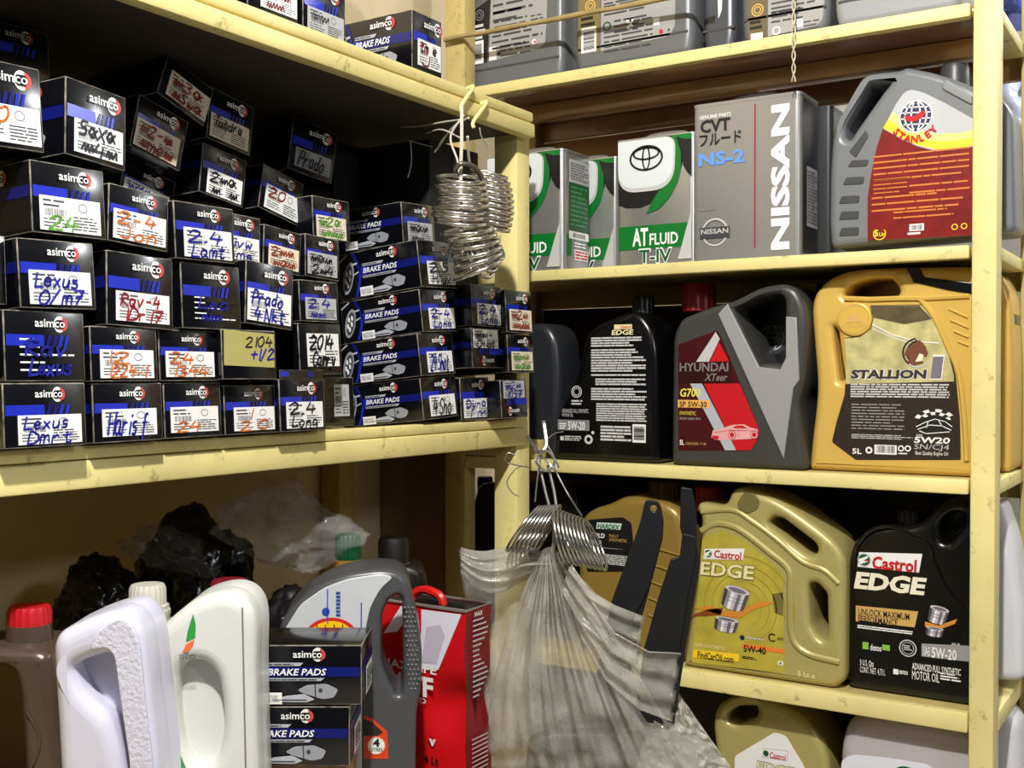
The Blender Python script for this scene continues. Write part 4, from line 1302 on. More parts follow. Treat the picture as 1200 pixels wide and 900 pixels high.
l.p([(1060, 416), (1063, 408), (1072, 402), (1078, 398.5), (1081, 401), (1085, 406), (1088, 414), (1086, 418), (1082, 417), (1080, 421), (1083, 425), (1072, 428), (1064, 425), (1066, 419)], HB, 4)
l.p([(1073, 424), (1078, 414), (1083, 416), (1081, 423)], mat('print_cream', (236, 224, 196), .4), 5)
l.ring(1076, 416, 15, .1, LGREY, 3, n=20, a0=200, a1=330)
STX = mat('print_steel', (70, 66, 74), .3, metal=.4)
l.t('STALLION', 997.8, 443.6, 1086, 434, WHITE, 3, .075, .12); l.t('STALLION', 997.5, 443, 1085.5, 434, STX, 4, .05, .12)
l.t('1', 1090, 443, 1104, 418, WHITE, 3, .06, .12); l.t('1', 1090.5, 442.5, 1103, 419, mat('print_lilac_grey', (132, 126, 142), .35, metal=.3), 4, .03, .12)
l.ln(997, 449, 1113, 467, 6, WP, 1, 31, ragged=.05); l.ln(998, 472, 1060, 505, 9, mat('print_dim_grey', (150, 146, 140), .5), 1, 32, fill=.35); l.ln(998, 508, 1070, 516, 3, WP, 1, 33, fill=.4)
a, c = T.P(1096, 494)
for ri, (r0, r1) in enumerate(((.030, .023), (.023, .016))):
    for k in range(8):
        if (k + ri) % 2 == 0:
            A0, A1 = 165 - k * 19, 165 - (k + 1) * 19
            l.b.poly(ell(a, c, r0, r0 * .62, 3, A1, A0) + ell(a, c, r1, r1 * .62, 3, A1, A0)[::-1], WHITE, l.y - 2 * e1)
l.b.poly(ell(a, c - .004, .024, .012, 20), BLACK, l.y - 3 * e1)
for q in ([(1074, 500), (1084, 495), (1096, 491), (1108, 494), (1116, 500)], [(1076, 503), (1090, 498), (1104, 499), (1115, 504)], [(1078, 505), (1086, 508), (1100, 507), (1113, 506)], [(1088, 494), (1086, 501)], [(1100, 492), (1104, 499)]):
    l.st(q, .0012, WHITE, 4)
l.t('SAE', 1074, 511.5, 1081, 508.5, WHITE, 1, 0); l.t('5W20', 1071, 518.5, 1113, 512, WHITE, 1, .03, .15); l.t('SN/CJ4', 1071, 526, 1112, 520, LGREY, 1, 0, .15); l.t('Best Quality Engine Oil', 1073, 532.5, 1111, 528.5, WHITE, 1, 0)
l.t('5L', 999, 531.5, 1010, 525.5, WHITE, 1, .02); l.r(1025, 521, 1051, 533, WHITE, 1); l.bar(1027, 522, 1049, 531, BLACK, 2)
l.ring(1018.5, 527.5, 4, .5, WHITE, 1); l.ring(1056, 525.5, 3.6, .4, WHITE, 1); l.ring(1064, 525.5, 3.6, .4, WHITE, 1); l.ln(1053, 530, 1067, 533, 1, WHITE, 1)
l.done('dark brown and champagne label')
for yy, pxo, lab in ((1.838, 0, 'second gold jug just behind the horse head one, edge beyond the post'),):
    T = jug('oil_jug', lab, 'oil jug', fy(yy), z,
            [(1000, 556), (1000, 340), (1030, 318), (1090, 312), (1172, 318), (1185, 345), (1188, 420), (1187, 560)], [], .10, GOLDJ, .011, .016)
    b = MB(); b.box(T.L[5][0] - .02, T.L[5][0] + .002, .02, .08, .225, .245, BLACKJ, .003); b.obj('shoulder_band', T)

# --- fourth shelf
z = ZT[3]
T = jug('oil_bottle', 'gold bottle with a black label behind the hanging rings', 'oil bottle', fy(1.72), z,
        [(676, 800), (676, 640), (680, 606), (694, 596), (713, 591), (727, 583), (744, 580), (762, 585), (780, 588), (797, 600), (803, 630), (803, 800)], [], .10, mat('antique_gold_plastic', (150, 124, 58), .32, metal=.2), .014, .02)
cap(T, 762, 797, 563, 590, mat('brown_cap', (62, 36, 24), .4))
b = MB()
for k in range(6):
    (a, c), (d, e) = T.P(760, 640 + k * 20), T.P(802, 652 + k * 22)
    b.tube([(a, -.001, c), (d, -.001, e)], .002, mat('antique_gold_plastic', (176, 140, 60)))
b.obj('moulded_rib', T)
l = Lab(T)
l.plate([(688, 670), (686, 630), (690, 609), (730, 606), (740, 613), (742, 633), (738, 670)], BLACK, .004)
l.p([(699, 619.5), (700, 612), (729, 613.5), (727, 621)], mat('print_mint', (206, 226, 214), .4), 1); l.t('HARDEX', 700.5, 619, 726, 613.5, DKGREEN, 2, .03, .2)
l.t('GOLD', 692, 629, 709, 624, WHITE, 1, .02); l.t('FULLY', 714, 629, 725, 626, GOLDP, 1, 0, .1); l.t('SYNTHETIC', 714, 634, 735, 630.5, GOLDP, 1, 0, .1); l.t('5W-30', 690, 637, 705, 632, WHITE, 1, .01)
l.ln(692, 640, 738, 645, 2, WP, 1, 3); l.ln(690, 647, 738, 664, 7, WP, 1, 5, fill=.6, ragged=.1)
l.done()
T = jug('oil_bottle', 'tall black bottle filling the gap between the two shelf posts', 'oil bottle', fy(1.76), z,
        [(548, 800), (548, 622), (556, 578), (562, 566), (576, 566), (583, 580), (594, 620), (596, 800)], [], .08, BLACKJ, .01, .014)
cap(T, 561, 576, 558, 572, mat('black_cap_plastic', (16, 16, 18), .35))
T = jug('oil_bottle', 'black ribbed container close behind the hanging ring bundle, under the shelf', 'oil bottle', fy(1.76), z,
        [(604, 800), (604, 575), (612, 565), (668, 566), (676, 578), (676, 800)], [], .08, BLACKJ, .01, .014)
b = MB()
for yy in (577, 600, 623):
    (a, c), (d, e) = T.P(604, yy), T.P(676, yy)
    b.box(a, d, -.004, .004, c - .002, c + .002, BLACKJ, .001)
b.obj('raised_band', T)

T = jug('oil_jug', 'pale gold oil jug with an orange grade strip and two grip openings', 'oil jug', fy(1.705), z,
        [(800, 793), (806, 740), (816, 680), (820, 640), (821, 606), (815, 597), (818, 589), (832, 591), (843, 593), (851, 590), (857, 575), (868, 571), (903, 582), (929, 597), (963, 622), (981, 638), (990, 657), (990, 745), (990, 797), (978, 808)],
        [[(905, 605), (917, 608), (955, 637), (958, 646), (952, 652), (943, 650), (905, 621), (898, 613)], [(947, 684), (956, 683), (968, 696), (969, 745), (965, 752), (956, 745), (949, 733), (946, 693)]],
        .105, OLIVEJ, .011, [.01, .02, .02, .02, .012, .006, .006, .01, .01, .01, .01, .012, .03, .03, .03, .03, .02, .02, .014, .01], .006)
b = MB()
b.slab(fillet(T.PP([(864, 590), (872, 577), (884, 578), (891, 588), (888, 597), (876, 602), (866, 597)]), .005), -.002, .003, mat('olive_dark_plastic', (112, 104, 62), .35), .001); b.obj('thumb_rest', T)
b = MB()
p = [T.P(*q) for q in ((822, 622), (838, 614), (856, 616), (872, 624), (900, 646), (924, 668), (926, 700), (928, 745), (945, 765), (984, 776))]
b.tube([(v.x, .001, v.y) for v in smooth_line(p)], .0055, OLIVEJ)
p = [T.P(*q) for q in ((822, 600), (858, 598), (880, 610), (910, 632), (940, 658), (965, 668), (983, 684))]
b.tube([(v.x, .001, v.y) for v in smooth_line(p)], .0045, OLIVEJ)
a, c = T.P(935, 792); b.text('5 Lt e', a, c, .008, PALEY, -.0006, .02)
b.obj('moulded_rib', T)
cap(T, 815, 848, 570, 592, mat('shaded_red_cap', (140, 14, 22), .4), .7)  # same darkened red, shade put into the cap colour
l = Lab(T)
LG = mat('label_olive_gold', (186, 172, 66), .35, var=.18, vscale=25)
l.plate([(810, 776), (818, 700), (823, 632), (832, 625), (851, 623), (869, 631), (917, 671), (920, 789)], LG, .003)
LG2 = mat('label_gold_line', (164, 148, 50), .4)
for r in (22, 31, 40, 50, 61):
    l.ring(872, 712, r, .03, LG2, 1, n=40, a0=-60 if r < 45 else -10, a1=95 if r > 55 else 200)
l.p([(826, 643), (873, 642.5), (871, 656), (824.5, 655)], WHITE, 2); l.disc(830.5, 648.5, 5.2, DKGREEN, 3, 18); l.ring(830.5, 648.5, 5.2, .16, WHITE, 4)
l.p([(826, 648), (834, 645), (833, 647), (830, 649.5), (834, 650), (827, 652)], WHITE, 5)
l.t('Castrol', 837, 653, 869, 644.5, REDP, 3, .025, .05)
l.t('EDGE', 821.5, 673, 883.5, 658, mat('print_bronze', (110, 96, 52), .4), 2, .05, .1); l.t('EDGE', 821, 672.4, 883, 658, PALEY, 3, .025, .1)
FL = mat('print_flame', (214, 140, 50), .4)
l.p([(812, 712), (835, 710), (848, 716), (866, 716), (893, 704), (908, 706), (880, 716), (868, 724), (850, 722), (830, 716)], FL, 2); l.p([(806, 722), (830, 714), (848, 712), (845, 720), (826, 722)], mat('print_rust', (136, 72, 30), .4), 2)
piston(l, 861, 703, 30, 24, 18, 3); piston(l, 851, 733, 28, 15, 12, 3)
l.p([(905, 696), (918, 694), (918, 722), (908, 718)], mat('print_smoke', (120, 106, 58), .4), 1)
l.t('100% SYNTHETIC', 815, 757, 850, 753, PALEY, 2, 0)
l.p([(813, 761), (866.5, 766), (866, 775), (812, 770.5)], mat('print_sun_yellow', (246, 206, 40), .4), 2); l.t('FindCarOil.com', 818, 770.5, 860, 763, BLACK, 3, .02)
l.ln(874, 745.5, 896, 751, 1, mat('print_ice', (190, 200, 220), .4), 2, 4); l.disc(870, 747, 3, NAVY, 2)
l.ring(905.5, 747, 5, .3, BLACK, 2, n=18, a0=40, a1=320); l.t('API', 911, 750, 918, 746.5, BLACK, 2, 0)
l.r(869.5, 754, 919.5, 765.5, ORP, 2); l.t('5W-40', 872, 763, 898, 755.5, BLACK, 3, .02)
l.ln(870, 768, 887, 774, 2, BLACK, 2, 3); l.r(912, 774, 918, 780, WHITE, 2); l.r(913.5, 775.5, 916.5, 778.5, GREYP, 3)
l.done('olive gold label with a piston picture')

T = jug('oil_jug', 'black oil jug with a gold strip, white lettering and a curved side handle', 'oil jug', fy(1.7235), z,
        [(992, 802), (993, 720), (994, 653), (1000, 634), (1014, 622), (1044, 615), (1066, 617), (1082, 612), (1098, 593), (1117, 584), (1140, 586), (1154, 602), (1158, 640), (1158, 836)],
        [[(1100, 622), (1106, 608), (1118, 600), (1130, 603), (1128, 618), (1112, 636), (1102, 634)]], .105, BLACKJ, .012, [.014, .02, .02, .02, .02, .012, .012, .02, .02, .02, .02, .02, .02, .014], .006)
b = MB(); p = [T.P(*q) for q in ((1003, 640), (1020, 622), (1044, 617), (1070, 628), (1089, 638), (1096, 660), (1110, 690), (1130, 712))]
b.tube([(v.x, -.0005, v.y) for v in smooth_line(p)], .003, BLACKJ); b.obj('moulded_rib', T)
cap(T, 1052, 1086, 597, 620, mat('black_cap_plastic', (16, 16, 18), .35))
l = Lab(T)
l.p([(1007, 647), (1081, 649), (1077, 671), (1005, 664)], WHITE, 0); l.disc(1013, 656, 7.6, DKGREEN, 1); l.ring(1013, 656, 7.6, .14, LGREY, 2)
l.p([(1006.5, 655), (1018, 651), (1017, 654), (1012, 657), (1018, 658), (1008, 661)], WHITE, 3); l.p([(1007, 656), (1020, 656), (1012, 660)], REDP, 2)
l.t('Castrol', 1022, 665.5, 1074, 652, REDP, 2, .03, .05)
l.t('EDGE', 1001, 688, 1083, 670.5, mat('print_ivory', (236, 230, 206), .4), 2, .045, .18)
l.p([(1003, 709.5), (1076, 716.5), (1072, 735), (1003, 728)], GOLDP, 0); l.t('UNLOCK MAXIMUM', 1006, 720, 1066, 712.5, BLACK, 1, .01); l.t('PERFORMANCE', 1006, 728, 1052, 720.8, BLACK, 1, .01); l.ln(1007, 729, 1050, 731, 1, BLACK, 1)
l.ln(1005, 731.5, 1070, 744, 2, WHITE, 1, 4, fill=.62, gap=.1, ragged=.05)
l.p([(1084, 728), (1100, 733), (1122, 725), (1119, 731), (1100, 738), (1084, 734)], FL, 1); piston(l, 1099, 722, 23, 18, 16, 2); piston(l, 1095, 741, 21, 10, 10, 2)
l.p([(1011, 752), (1018, 752.5), (1018, 761), (1011, 760)], mat('print_lime', (140, 190, 70), .4), 1); l.t('dexos', 1020, 761.5, 1033, 754.5, WHITE, 1, .02); l.t('1', 1034, 761.5, 1043, 755, mat('print_lime', (140, 190, 70), .4), 1, 0)
l.ring(1064, 759.5, 10, .14, LGREY, 1); l.ring(1064, 759.5, 7, .10, LGREY, 1); l.ln(1059, 755, 1069, 763, 3, LGREY, 1)
l.p([(1080, 754), (1142, 757), (1142, 776), (1080, 769)], mat('print_mid_light_grey', (150, 150, 152), .4), 0); l.t('SAE', 1082, 767.5, 1090, 757.5, WHITE, 1, 0); l.t('5W-20', 1092, 770, 1121, 758.5, WHITE, 1, .02)
l.t('API SP', 1115, 756, 1125, 753, WHITE, 1, 0)
l.t('5 U.S. Qts', 1008, 779, 1024, 772.5, WHITE, 1, .005); l.t('CONT. NET. 4,73 L', 1008, 787.5, 1037.5, 780.5, WHITE, 1, 0)
l.r(1047, 783.5, 1053, 790.5, WHITE, 1); l.ln(1054, 785, 1064, 791, 3, WHITE, 1, 6)
l.t('ADVANCED FULL SYNTHETIC', 1069, 784, 1126, 776.5, WHITE, 1, .01); l.t('MOTOR OIL', 1069, 795.5, 1101, 785.5, WHITE, 1, 0); l.ln(1102, 787, 1126, 800, 3, WHITE, 1, 8)
l.done('white and gold printing on black')
# white jug past the post, standing behind
f = fy(1.832)
T = jug('oil_jug', 'white jug with a slim black mark, standing past the front post', 'oil jug', f, z, [(1100, 795), (1100, 640), (1150, 600), (1172, 585), (1188, 640), (1200, 720), (1202, 800)], [], .10, mat('white_jug_plastic', (216, 216, 222), .4), .014, .02)
cap(T, 1140, 1166, 572, 600, REDCAP)

# --- bottom shelf in view
z = ZT[4]
T = jug('oil_jug', 'pale gold jug with a white label on the bottom shelf, behind the clear bag', 'oil jug', fy(1.74), z,
        [(838, 1120), (838, 880), (834, 850), (838, 828), (858, 818), (885, 817), (905, 822), (928, 832), (950, 848), (968, 880), (975, 920), (980, 1120)], [[(852, 845), (852, 836), (868, 826), (884, 826), (888, 834), (884, 842), (864, 850)]], .11, OLIVEJ, .012, .02, .006)
l = Lab(T); l.plate([(861, 960), (861, 886), (908, 858), (921, 862), (942, 897), (960, 960)], WHITE, .006)
l.p([(895, 876.5), (924, 879.5), (923, 891), (893.5, 887)], LGREY, 1); l.p([(895.7, 877.2), (923.3, 880.2), (922.3, 890.2), (894.3, 886.2)], WHITE, 2); l.disc(898, 882.5, 3.4, DKGREEN, 3); l.t('Castrol', 902.5, 887.5, 921, 881, REDP, 3, .02)
l.t('EDGE', 886.5, 899, 931, 891, GREYP, 2, .05, .1); l.t('EDGE', 887, 898.6, 930.5, 891.5, PALEY, 3, .02, .1); l.done('white label with a pointed top')
T = jug('oil_jug', 'white jug in cloudy plastic wrap on the bottom shelf, by the post', 'oil jug', fy(1.7235), z,
        [(984, 1130), (984, 880), (988, 858), (996, 842), (1020, 838), (1085, 846), (1140, 852), (1156, 870), (1158, 1140)], [], .12, mat('cloudy_white_plastic', (186, 180, 184), .3, bump=.3, bscale=14), .016, .02)
l = Lab(T); l.plate([(986, 980), (986, 890), (1000, 884), (1040, 888), (1090, 896), (1100, 910), (1110, 990)], mat('label_cool_white', (226, 228, 240), .4), .01)
a, c, r = l.c(1062, 908, 10); l.b.poly(ell(a, c, r * 1.4, r, 20), DKGREEN, l.y - e1); l.done()
T = jug('oil_jug', 'white moulded jug low beyond the post, past the wrapped one', 'oil jug', fy(1.847), z, [(1110, 1100), (1110, 850), (1150, 835), (1178, 835), (1192, 850), (1196, 880), (1200, 1100)], [], .09, mat('white_jug_plastic', (216, 216, 222), .4), .016, .02)

# --- top shelf
z = ZT[0]
G3 = mat('top_grey_plastic', (96, 99, 102), .35)
def topjug(label, y, px0, px1, m=G3, th=.10, topz=.27, rad=.02):
    f = fy(y)
    a, c = f.uv(px0, 40)[0], f.uv(px1, 20)[0]
    T = Thing('oil_jug', label, 'oil jug', f, (a + c) / 2, z, None)
    w = (c - a) / 2
    b = MB()
    b.slab(fillet([(-w + .006, 0), (w - .006, 0), (w, .03), (w, .20), (w * .5, topz), (-w * .3, topz), (-w, .19), (-w, .03)], [.02, .02, .02, .03, .03, .03, .03, .02]), 0, th, m, .014)
    b.slab([(-w * .92, .040), (w * .92, .040), (w * .92, .044), (-w * .92, .044)], -.0006, .01, GREYD)
    b.obj('body', T, 40)
    T.thick, T.w = th, w
    b = MB(); b.lathe([(.02, topz - .004), (.022, topz), (.022, topz + .022), (.019, topz + .026), (.0005, topz + .026)], w * .1, th / 2, BLACKJ, 32, 1, .001); b.obj('cap', T)
    return T


LBL = mat('label_pale_grey', (158, 158, 156), .4)
T = topjug('grey jug with a black barcode strip and pale back label, behind the bamboo stick', 1.727, 543, 660)
l = Lab(T)
l.p([(551, 16), (572, 0), (576, -40), (575, 0), (571, 73), (547, 79.5)], BLACK, 0)
l.p([(573, 72.5), (577, -40), (642, -60), (641, 20), (639, 50), (633, 56)], LBL, 0)
l.ring(562, 18, 6.5, .2, GREYP, 1); l.ring(562, 18, 3.5, .3, GREYP, 1); l.ln(555, 29, 569, 38, 2, WP, 1, 3); l.ln(554, 43, 568, 46, 1, WP, 1, 3); l.r(553.5, 49.5, 567, 74, WHITE, 1); l.bar(555.5, 53, 565, 70, BLACK, 2, 4, False)
for i, (x0, y0, x1, y1, n) in enumerate(((578, -5, 625, 10, 3), (578, 12, 614, 22, 2), (579, 24, 618, 34, 3), (577, 40, 636, 50, 3), (586, 52, 622, 62, 3), (622, 17, 637, 27, 3))):
    l.ln(x0, y0, x1, y1, n, GREYD, 1, 40 + i, fill=.35)
l.r(573.5, 56, 582, 70, WHITE, 1); l.disc(585, 63, 2.4, BLACK, 1); l.disc(626, 49, 3, WHITE, 1); l.disc(627, 49, 1.4, REDP, 2)
l.done('black strip and pale grey panel')
T = topjug('grey jug with a gold barcode strip and pale back label, second along the top shelf', 1.715, 672, 812)
l = Lab(T)
l.p([(679, -60), (704, -60), (702.5, 60), (678, 64)], mat('print_old_gold', (122, 108, 66), .4), 0); l.p([(704, 60), (706, -60), (793, -80), (791, 30), (787, 38), (781, 43)], LBL, 0)
l.ring(692, 7, 7, .2, GOLDP, 1); l.ring(692, 7, 4, .3, GOLDP, 1); l.ln(681, 20, 700, 30, 2, BLACK, 1); l.r(681.5, 34, 699, 60, WHITE, 1); l.bar(684, 38, 697, 57, BLACK, 2, 5, False)
for i, (x0, y0, x1, y1, n) in enumerate(((708, -6, 770, 2, 2), (708, 2, 755, 12, 3), (720, 22, 760, 34, 3), (708, 36, 765, 54, 5), (742, 22, 764, 28, 2))):
    l.ln(x0, y0, x1, y1, n, GREYD, 1, 50 + i, fill=.35)
l.ring(711.5, 31, 5.5, .35, DKGREEN, 1); l.r(734.5, 21, 743, 32, WHITE, 1); l.disc(739, 24, 1.6, BLACK, 2); l.r(766, 22, 773, 29, WHITE, 1); l.disc(775, 37, 2.6, REDP, 2); l.disc(784, 35, 1.5, DKGREEN, 2)
l.done('gold strip and pale grey panel')
T = topjug('dark jug turned sideways with a slip of white label, third on the top shelf', 1.735, 822, 862, mat('gunmetal_plastic', (66, 70, 78), .3))
l = Lab(T, 'label_edge'); l.p([(840, -40), (848, -42), (846, 12), (842, 22)], WHITE, 0); l.done()
T = topjug('grey jug with a gold brown strip and ringed pale label, behind the hanging string', 1.715, 868, 972)
l = Lab(T); l.p([(877, -60), (899, -60), (898, 43), (877, 47)], mat('print_old_brown', (104, 92, 60), .4), 0); l.p([(901, -60), (966, -80), (964, 22), (958, 30), (900, 43)], LBL, 0)
l.ring(888, 12, 7.5, .2, GOLDP, 1); l.ring(888, 12, 4.5, .3, GOLDP, 1); l.ln(879, 24, 896, 34, 2, BLACK, 1); l.r(880, 40, 894, 46, WHITE, 1); l.ring(910, 36, 5, .3, WHITE, 1); l.r(934, 23, 941, 31, WHITE, 1)
for i, (x0, y0, x1, y1, n) in enumerate(((904, -4, 955, 10, 4), (904, 12, 945, 22, 3), (942, 24, 960, 30, 2))):
    l.ln(x0, y0, x1, y1, n, GREYD, 1, 60 + i, fill=.35)
l.done('brown strip and pale grey panel')
T = topjug('plain silver grey jug without any label at the outer end of the top shelf', 1.71, 977, 1128, mat('pale_grey_plastic', (146, 150, 154), .34))

# stick tied across the top jugs, and the string
def thing_mb(name, label, cat, loc, b, part=None, group=None):
    o = b.obj(name, None, 50)
    o.location = loc
    tag(o, label, cat, group)
    return o


b = MB()
p0, p1 = on_y(521, 46.5, 1.672), on_y(835, -12, 1.672)
pts = [p0.lerp(p1, k / 12) - p0 + Vector((0, 0, .0006 * math.sin(k * 2.1))) for k in range(13)]
b.tube(pts, [.0042 + (.0010 if k % 3 == 0 else 0) for k in range(13)], mat('bamboo_cane', (160, 140, 92), .5, var=.2, vscale=20))
thing_mb('bamboo_stick', 'thin bamboo stick lashed across the fronts of the top shelf jugs', 'stick', p0, b)
b = MB()
S0 = on_y(930, -30, 1.668)
for ph in (0, math.pi):
    q = [on_y(930 + 2.0 * math.sin(k * .9 + ph), -30 + k * 4.2, 1.668 + .002 * math.cos(k * .9 + ph)) - S0 for k in range(31)]
    b.tube(q, .0011, film('clear_string', (214, 206, 180), see=.25, rough=.3, bump=.1))
thing_mb('hanging_string', 'twisted pale string hanging down past the top shelf edge', 'string', S0, b)

# ---------------------------------------------------------------- low things on the bench, in front
YD = math.degrees(YAW)


def near(px, py, t, yaw=0):
    """an upright plane through the place seen at px,py and t metres away, turned from square-on"""
    return Face(at(px, py, t), YD + yaw)


ZB = 0.951
WHITEJ = mat('white_wrapped_plastic', (206, 206, 224), .28, bump=.15, bscale=25)
BUMPY = mat('white_bubbled_wrap', (206, 206, 224), .22, bump=.45, bscale=260)
WHITE2 = mat('white_plain_plastic', (212, 214, 208), .3, bump=.08, bscale=30)
BRJ = mat('bronze_brown_plastic', (86, 72, 62), .3, metal=.25)

# brown jug with a red cap
T = jug('oil_jug', 'bronze brown jug with a red cap, cut by the photo edge', 'oil jug', near(30, 800, 1.115, 4), ZB,
        [(-120, 1140), (-120, 798), (-100, 764), (0, 761), (45, 763), (57, 769), (62, 800), (67, 850), (76, 900), (90, 960), (92, 1140)],
        [[(-80, 785), (0, 782), (14, 788), (20, 812), (24, 860), (28, 930), (20, 1000), (-80, 1000)]], .10, BRJ, .012, .02, .012)
cap(T, 9, 60, 710, 741, mat('bright_red_cap', (186, 18, 30), .4), .5)
b = MB(); p = [T.P(*q) for q in ((32, 835), (42, 852), (47, 868), (44, 885), (34, 905))]
b.tube([(v.x, -.0006, v.y) for v in smooth_line(p)], .0014, BRJ)
p = [T.P(*q) for q in ((12, 760), (14, 752), (28, 746))]
b.obj('moulded_seam', T)
b = MB(); b.lathe([(.030, 0), (.030, .006), (.024, .012), (.022, .03), (.0005, .03)], 0, 0, BRJ, 32)
F2 = Face(T.face.O + T.face.A * .05, T.face.yaw); a, z0 = F2.uv(34.5, 748); o = b.obj('neck', T, loc=(a - T.u0, .05, z0 - T.v0 - .014))


def dent_jug(name, label, face, z0, out, dent, thick, m, back, bumpy=None, rad=.014, depth=.03, hr=.012):
    """a jug whose grip is a hollow pressed into its face: a pierced front shell over a whole body"""
    P = [face.uv(*p) for p in out]
    u0 = (min(p[0] for p in P) + max(p[0] for p in P)) / 2
    T = Thing(name, label, 'oil jug', face, u0, z0)
    L = [(u - u0, 0.0 if v - z0 < .006 else v - z0) for u, v in P]
    fl = fillet(L, rad)
    D = fillet(T.PP(dent), hr)
    b = MB()
    b.slab(fl, 0, depth + .028, m, .014, [D], 5)
    b.slab(fl, depth, thick, m, .013, (), 5)
    b.obj('body', T, 50)
    T.thick = thick
    return T


T = dent_jug('oil_jug', 'bluish white wrapped jug with a grip hollow and bubbled edge, beside the brown one', near(120, 800, 1.01, 2), ZB,
             [(74, 1160), (70, 960), (64, 850), (60, 790), (59, 757), (66, 743), (100, 727), (125, 719), (140, 717), (155, 724), (165, 740), (169, 760), (176, 830), (184, 895), (192, 1160)],
             [(83, 784), (95, 776), (124, 767), (131, 772), (133, 790), (140, 830), (150, 878), (152, 910), (146, 915), (140, 880), (126, 842), (108, 826), (92, 808)], .09, WHITEJ, WHITEJ)
b = MB(); q = [(142, 724), (153, 730), (161, 745), (165, 765), (171, 830), (179, 895), (182, 980), (156, 980), (152, 890), (143, 830), (137, 785), (134, 768), (126, 758), (105, 762), (112, 742), (128, 730)]
b.slab(fillet(T.PP(q), .006), -.0015, .004, BUMPY, .0014)
b.obj('bubbled_wrap', T)
T2 = T
T = dent_jug('oil_jug', 'white jug with a small green and orange flame mark above its oval grip hollow', near(235, 800, 1.116, 2), ZB,
             [(188, 1140), (183, 960), (176, 860), (170, 790), (170, 757), (176, 746), (200, 724), (225, 704), (250, 696), (268, 695), (284, 701), (295, 715), (299, 735), (298, 790), (300, 880), (303, 960), (303, 1140)],
             [(208, 790), (218, 776), (240, 776), (254, 793), (260, 825), (260, 862), (254, 888), (243, 900), (226, 898), (212, 875), (206, 830)], .09, WHITE2, WHITE2, depth=.024, hr=.02)
l = Lab(T, 'flame_mark')
l.p([(226.5, 719), (229.5, 732), (229, 747), (223, 750), (218, 752), (220, 740)], mat('flame_green', (36, 150, 60), .4), 0)
l.p([(218, 755), (228, 749), (226, 757), (220, 764), (214, 764.5)], mat('flame_orange', (238, 110, 56), .4), 0)
l.t('ISCO', 211, 772, 229, 767, GREYD, 0, .01)
l.p([(192, 874), (203, 871), (212, 885), (220, 904), (206, 915), (196, 900)], mat('flame_green_faded', (90, 156, 110), .4), 0)
l.p([(190, 866), (201, 861), (204, 871), (192, 876)], mat('flame_coral_faded', (232, 140, 120), .4), 0); l.t('NO I', 188, 859, 200, 855, GREYD, 0, 0)
l.done('green and orange print')
b = MB(); p = [T.P(*q) for q in ((284, 712), (285, 760), (286.5, 830), (288, 900), (289, 980))]
b.tube([(v.x, -.0003, v.y) for v in smooth_line(p)], .0009, GREYP); b.obj('side_seam', T)
b = MB(); q = T.PP([(174, 794), (182, 788), (191, 786), (188, 800), (184, 806), (184, 840), (177, 840)])
b.slab(q, -.004, .003, mat('amber_wrap_scrap', (170, 120, 50), .3), .001); b.obj('wrapper_scrap', T)


def bottle(name, label, px, py, t, prof, m, capprof, capm, z0=ZB, capname='cap', ribs=1):
    p = at(px, py, t)
    o = bpy.data.objects.new(name, None)
    o.empty_display_size = .03
    COL.objects.link(o)
    o.location = (p.x, p.y, z0)
    tag(o, label, 'bottle')
    b = MB(); b.lathe(prof, 0, 0, m, 40); b.obj('body', o, 40)
    b = MB(); b.lathe(capprof, 0, 0, capm, 44, ribs, .0012); b.obj(capname, o, 40)
    return o


def zz(py, t, px=600):
    return at(px, py, t).z - ZB


t = 1.25
bottle('small_bottle', 'small white bottle with a white ribbed cap, behind the two white jugs', 173, 700, t,
       [(.032, 0), (.034, .01), (.034, zz(770, t)), (.033, zz(750, t)), (.027, zz(733, t)), (.0245, zz(722, t)), (.0255, zz(718, t)), (.0245, zz(714, t))], mat('white_bottle_plastic', (206, 204, 194), .35),
       [(.0235, zz(714, t)), (.0235, zz(709, t)), (.0205, zz(708, t)), (.0200, zz(689, t)), (.0178, zz(684.5, t)), (.0005, zz(684, t))], mat('white_cap_plastic', (202, 200, 188), .4))
t = 1.37
bottle('oil_bottle', 'dark bottle with a dull red cap, tucked behind the flame marked jug', 269, 690, t,
       [(.03, 0), (.035, .01), (.035, zz(740, t)), (.02, zz(712, t)), (.018, zz(700, t))], mat('dark_bottle_plastic', (30, 30, 36), .3),
       [(.0225, zz(706, t)), (.0225, zz(682, t)), (.020, zz(679, t)), (.0005, zz(679, t))], mat('dull_red_cap', (128, 20, 34), .45))
t = 1.52
bottle('oil_bottle', 'gold necked bottle with a green cap, against the plywood corner', 408, 640, t,
       [(.04, 0), (.042, .01), (.042, zz(730, t)), (.03, zz(700, t)), (.0185, zz(680, t)), (.0182, zz(655, t))], mat('gold_bottle', (176, 132, 50), .3, metal=.3),
       [(.0178, zz(655, t)), (.0186, zz(652, t)), (.0176, zz(628, t)), (.016, zz(626, t)), (.0005, zz(626, t))], mat('green_cap_plastic', (10, 78, 44), .4))
T = jug('oil_jug', 'black jug with a flat black cap in the corner behind the silver jug', 'oil jug', near(465, 660, 1.62, 5), ZB,
        [(420, 1000), (420, 700), (432, 680), (448, 662), (480, 662), (496, 668), (502, 690), (505, 1000)], [], .085, mat('black_brown_plastic', (26, 22, 20), .35), .012, .016)
cap(T, 443, 479, 630, 666, mat('black_flat_cap', (14, 13, 13), .5), ribs=False)
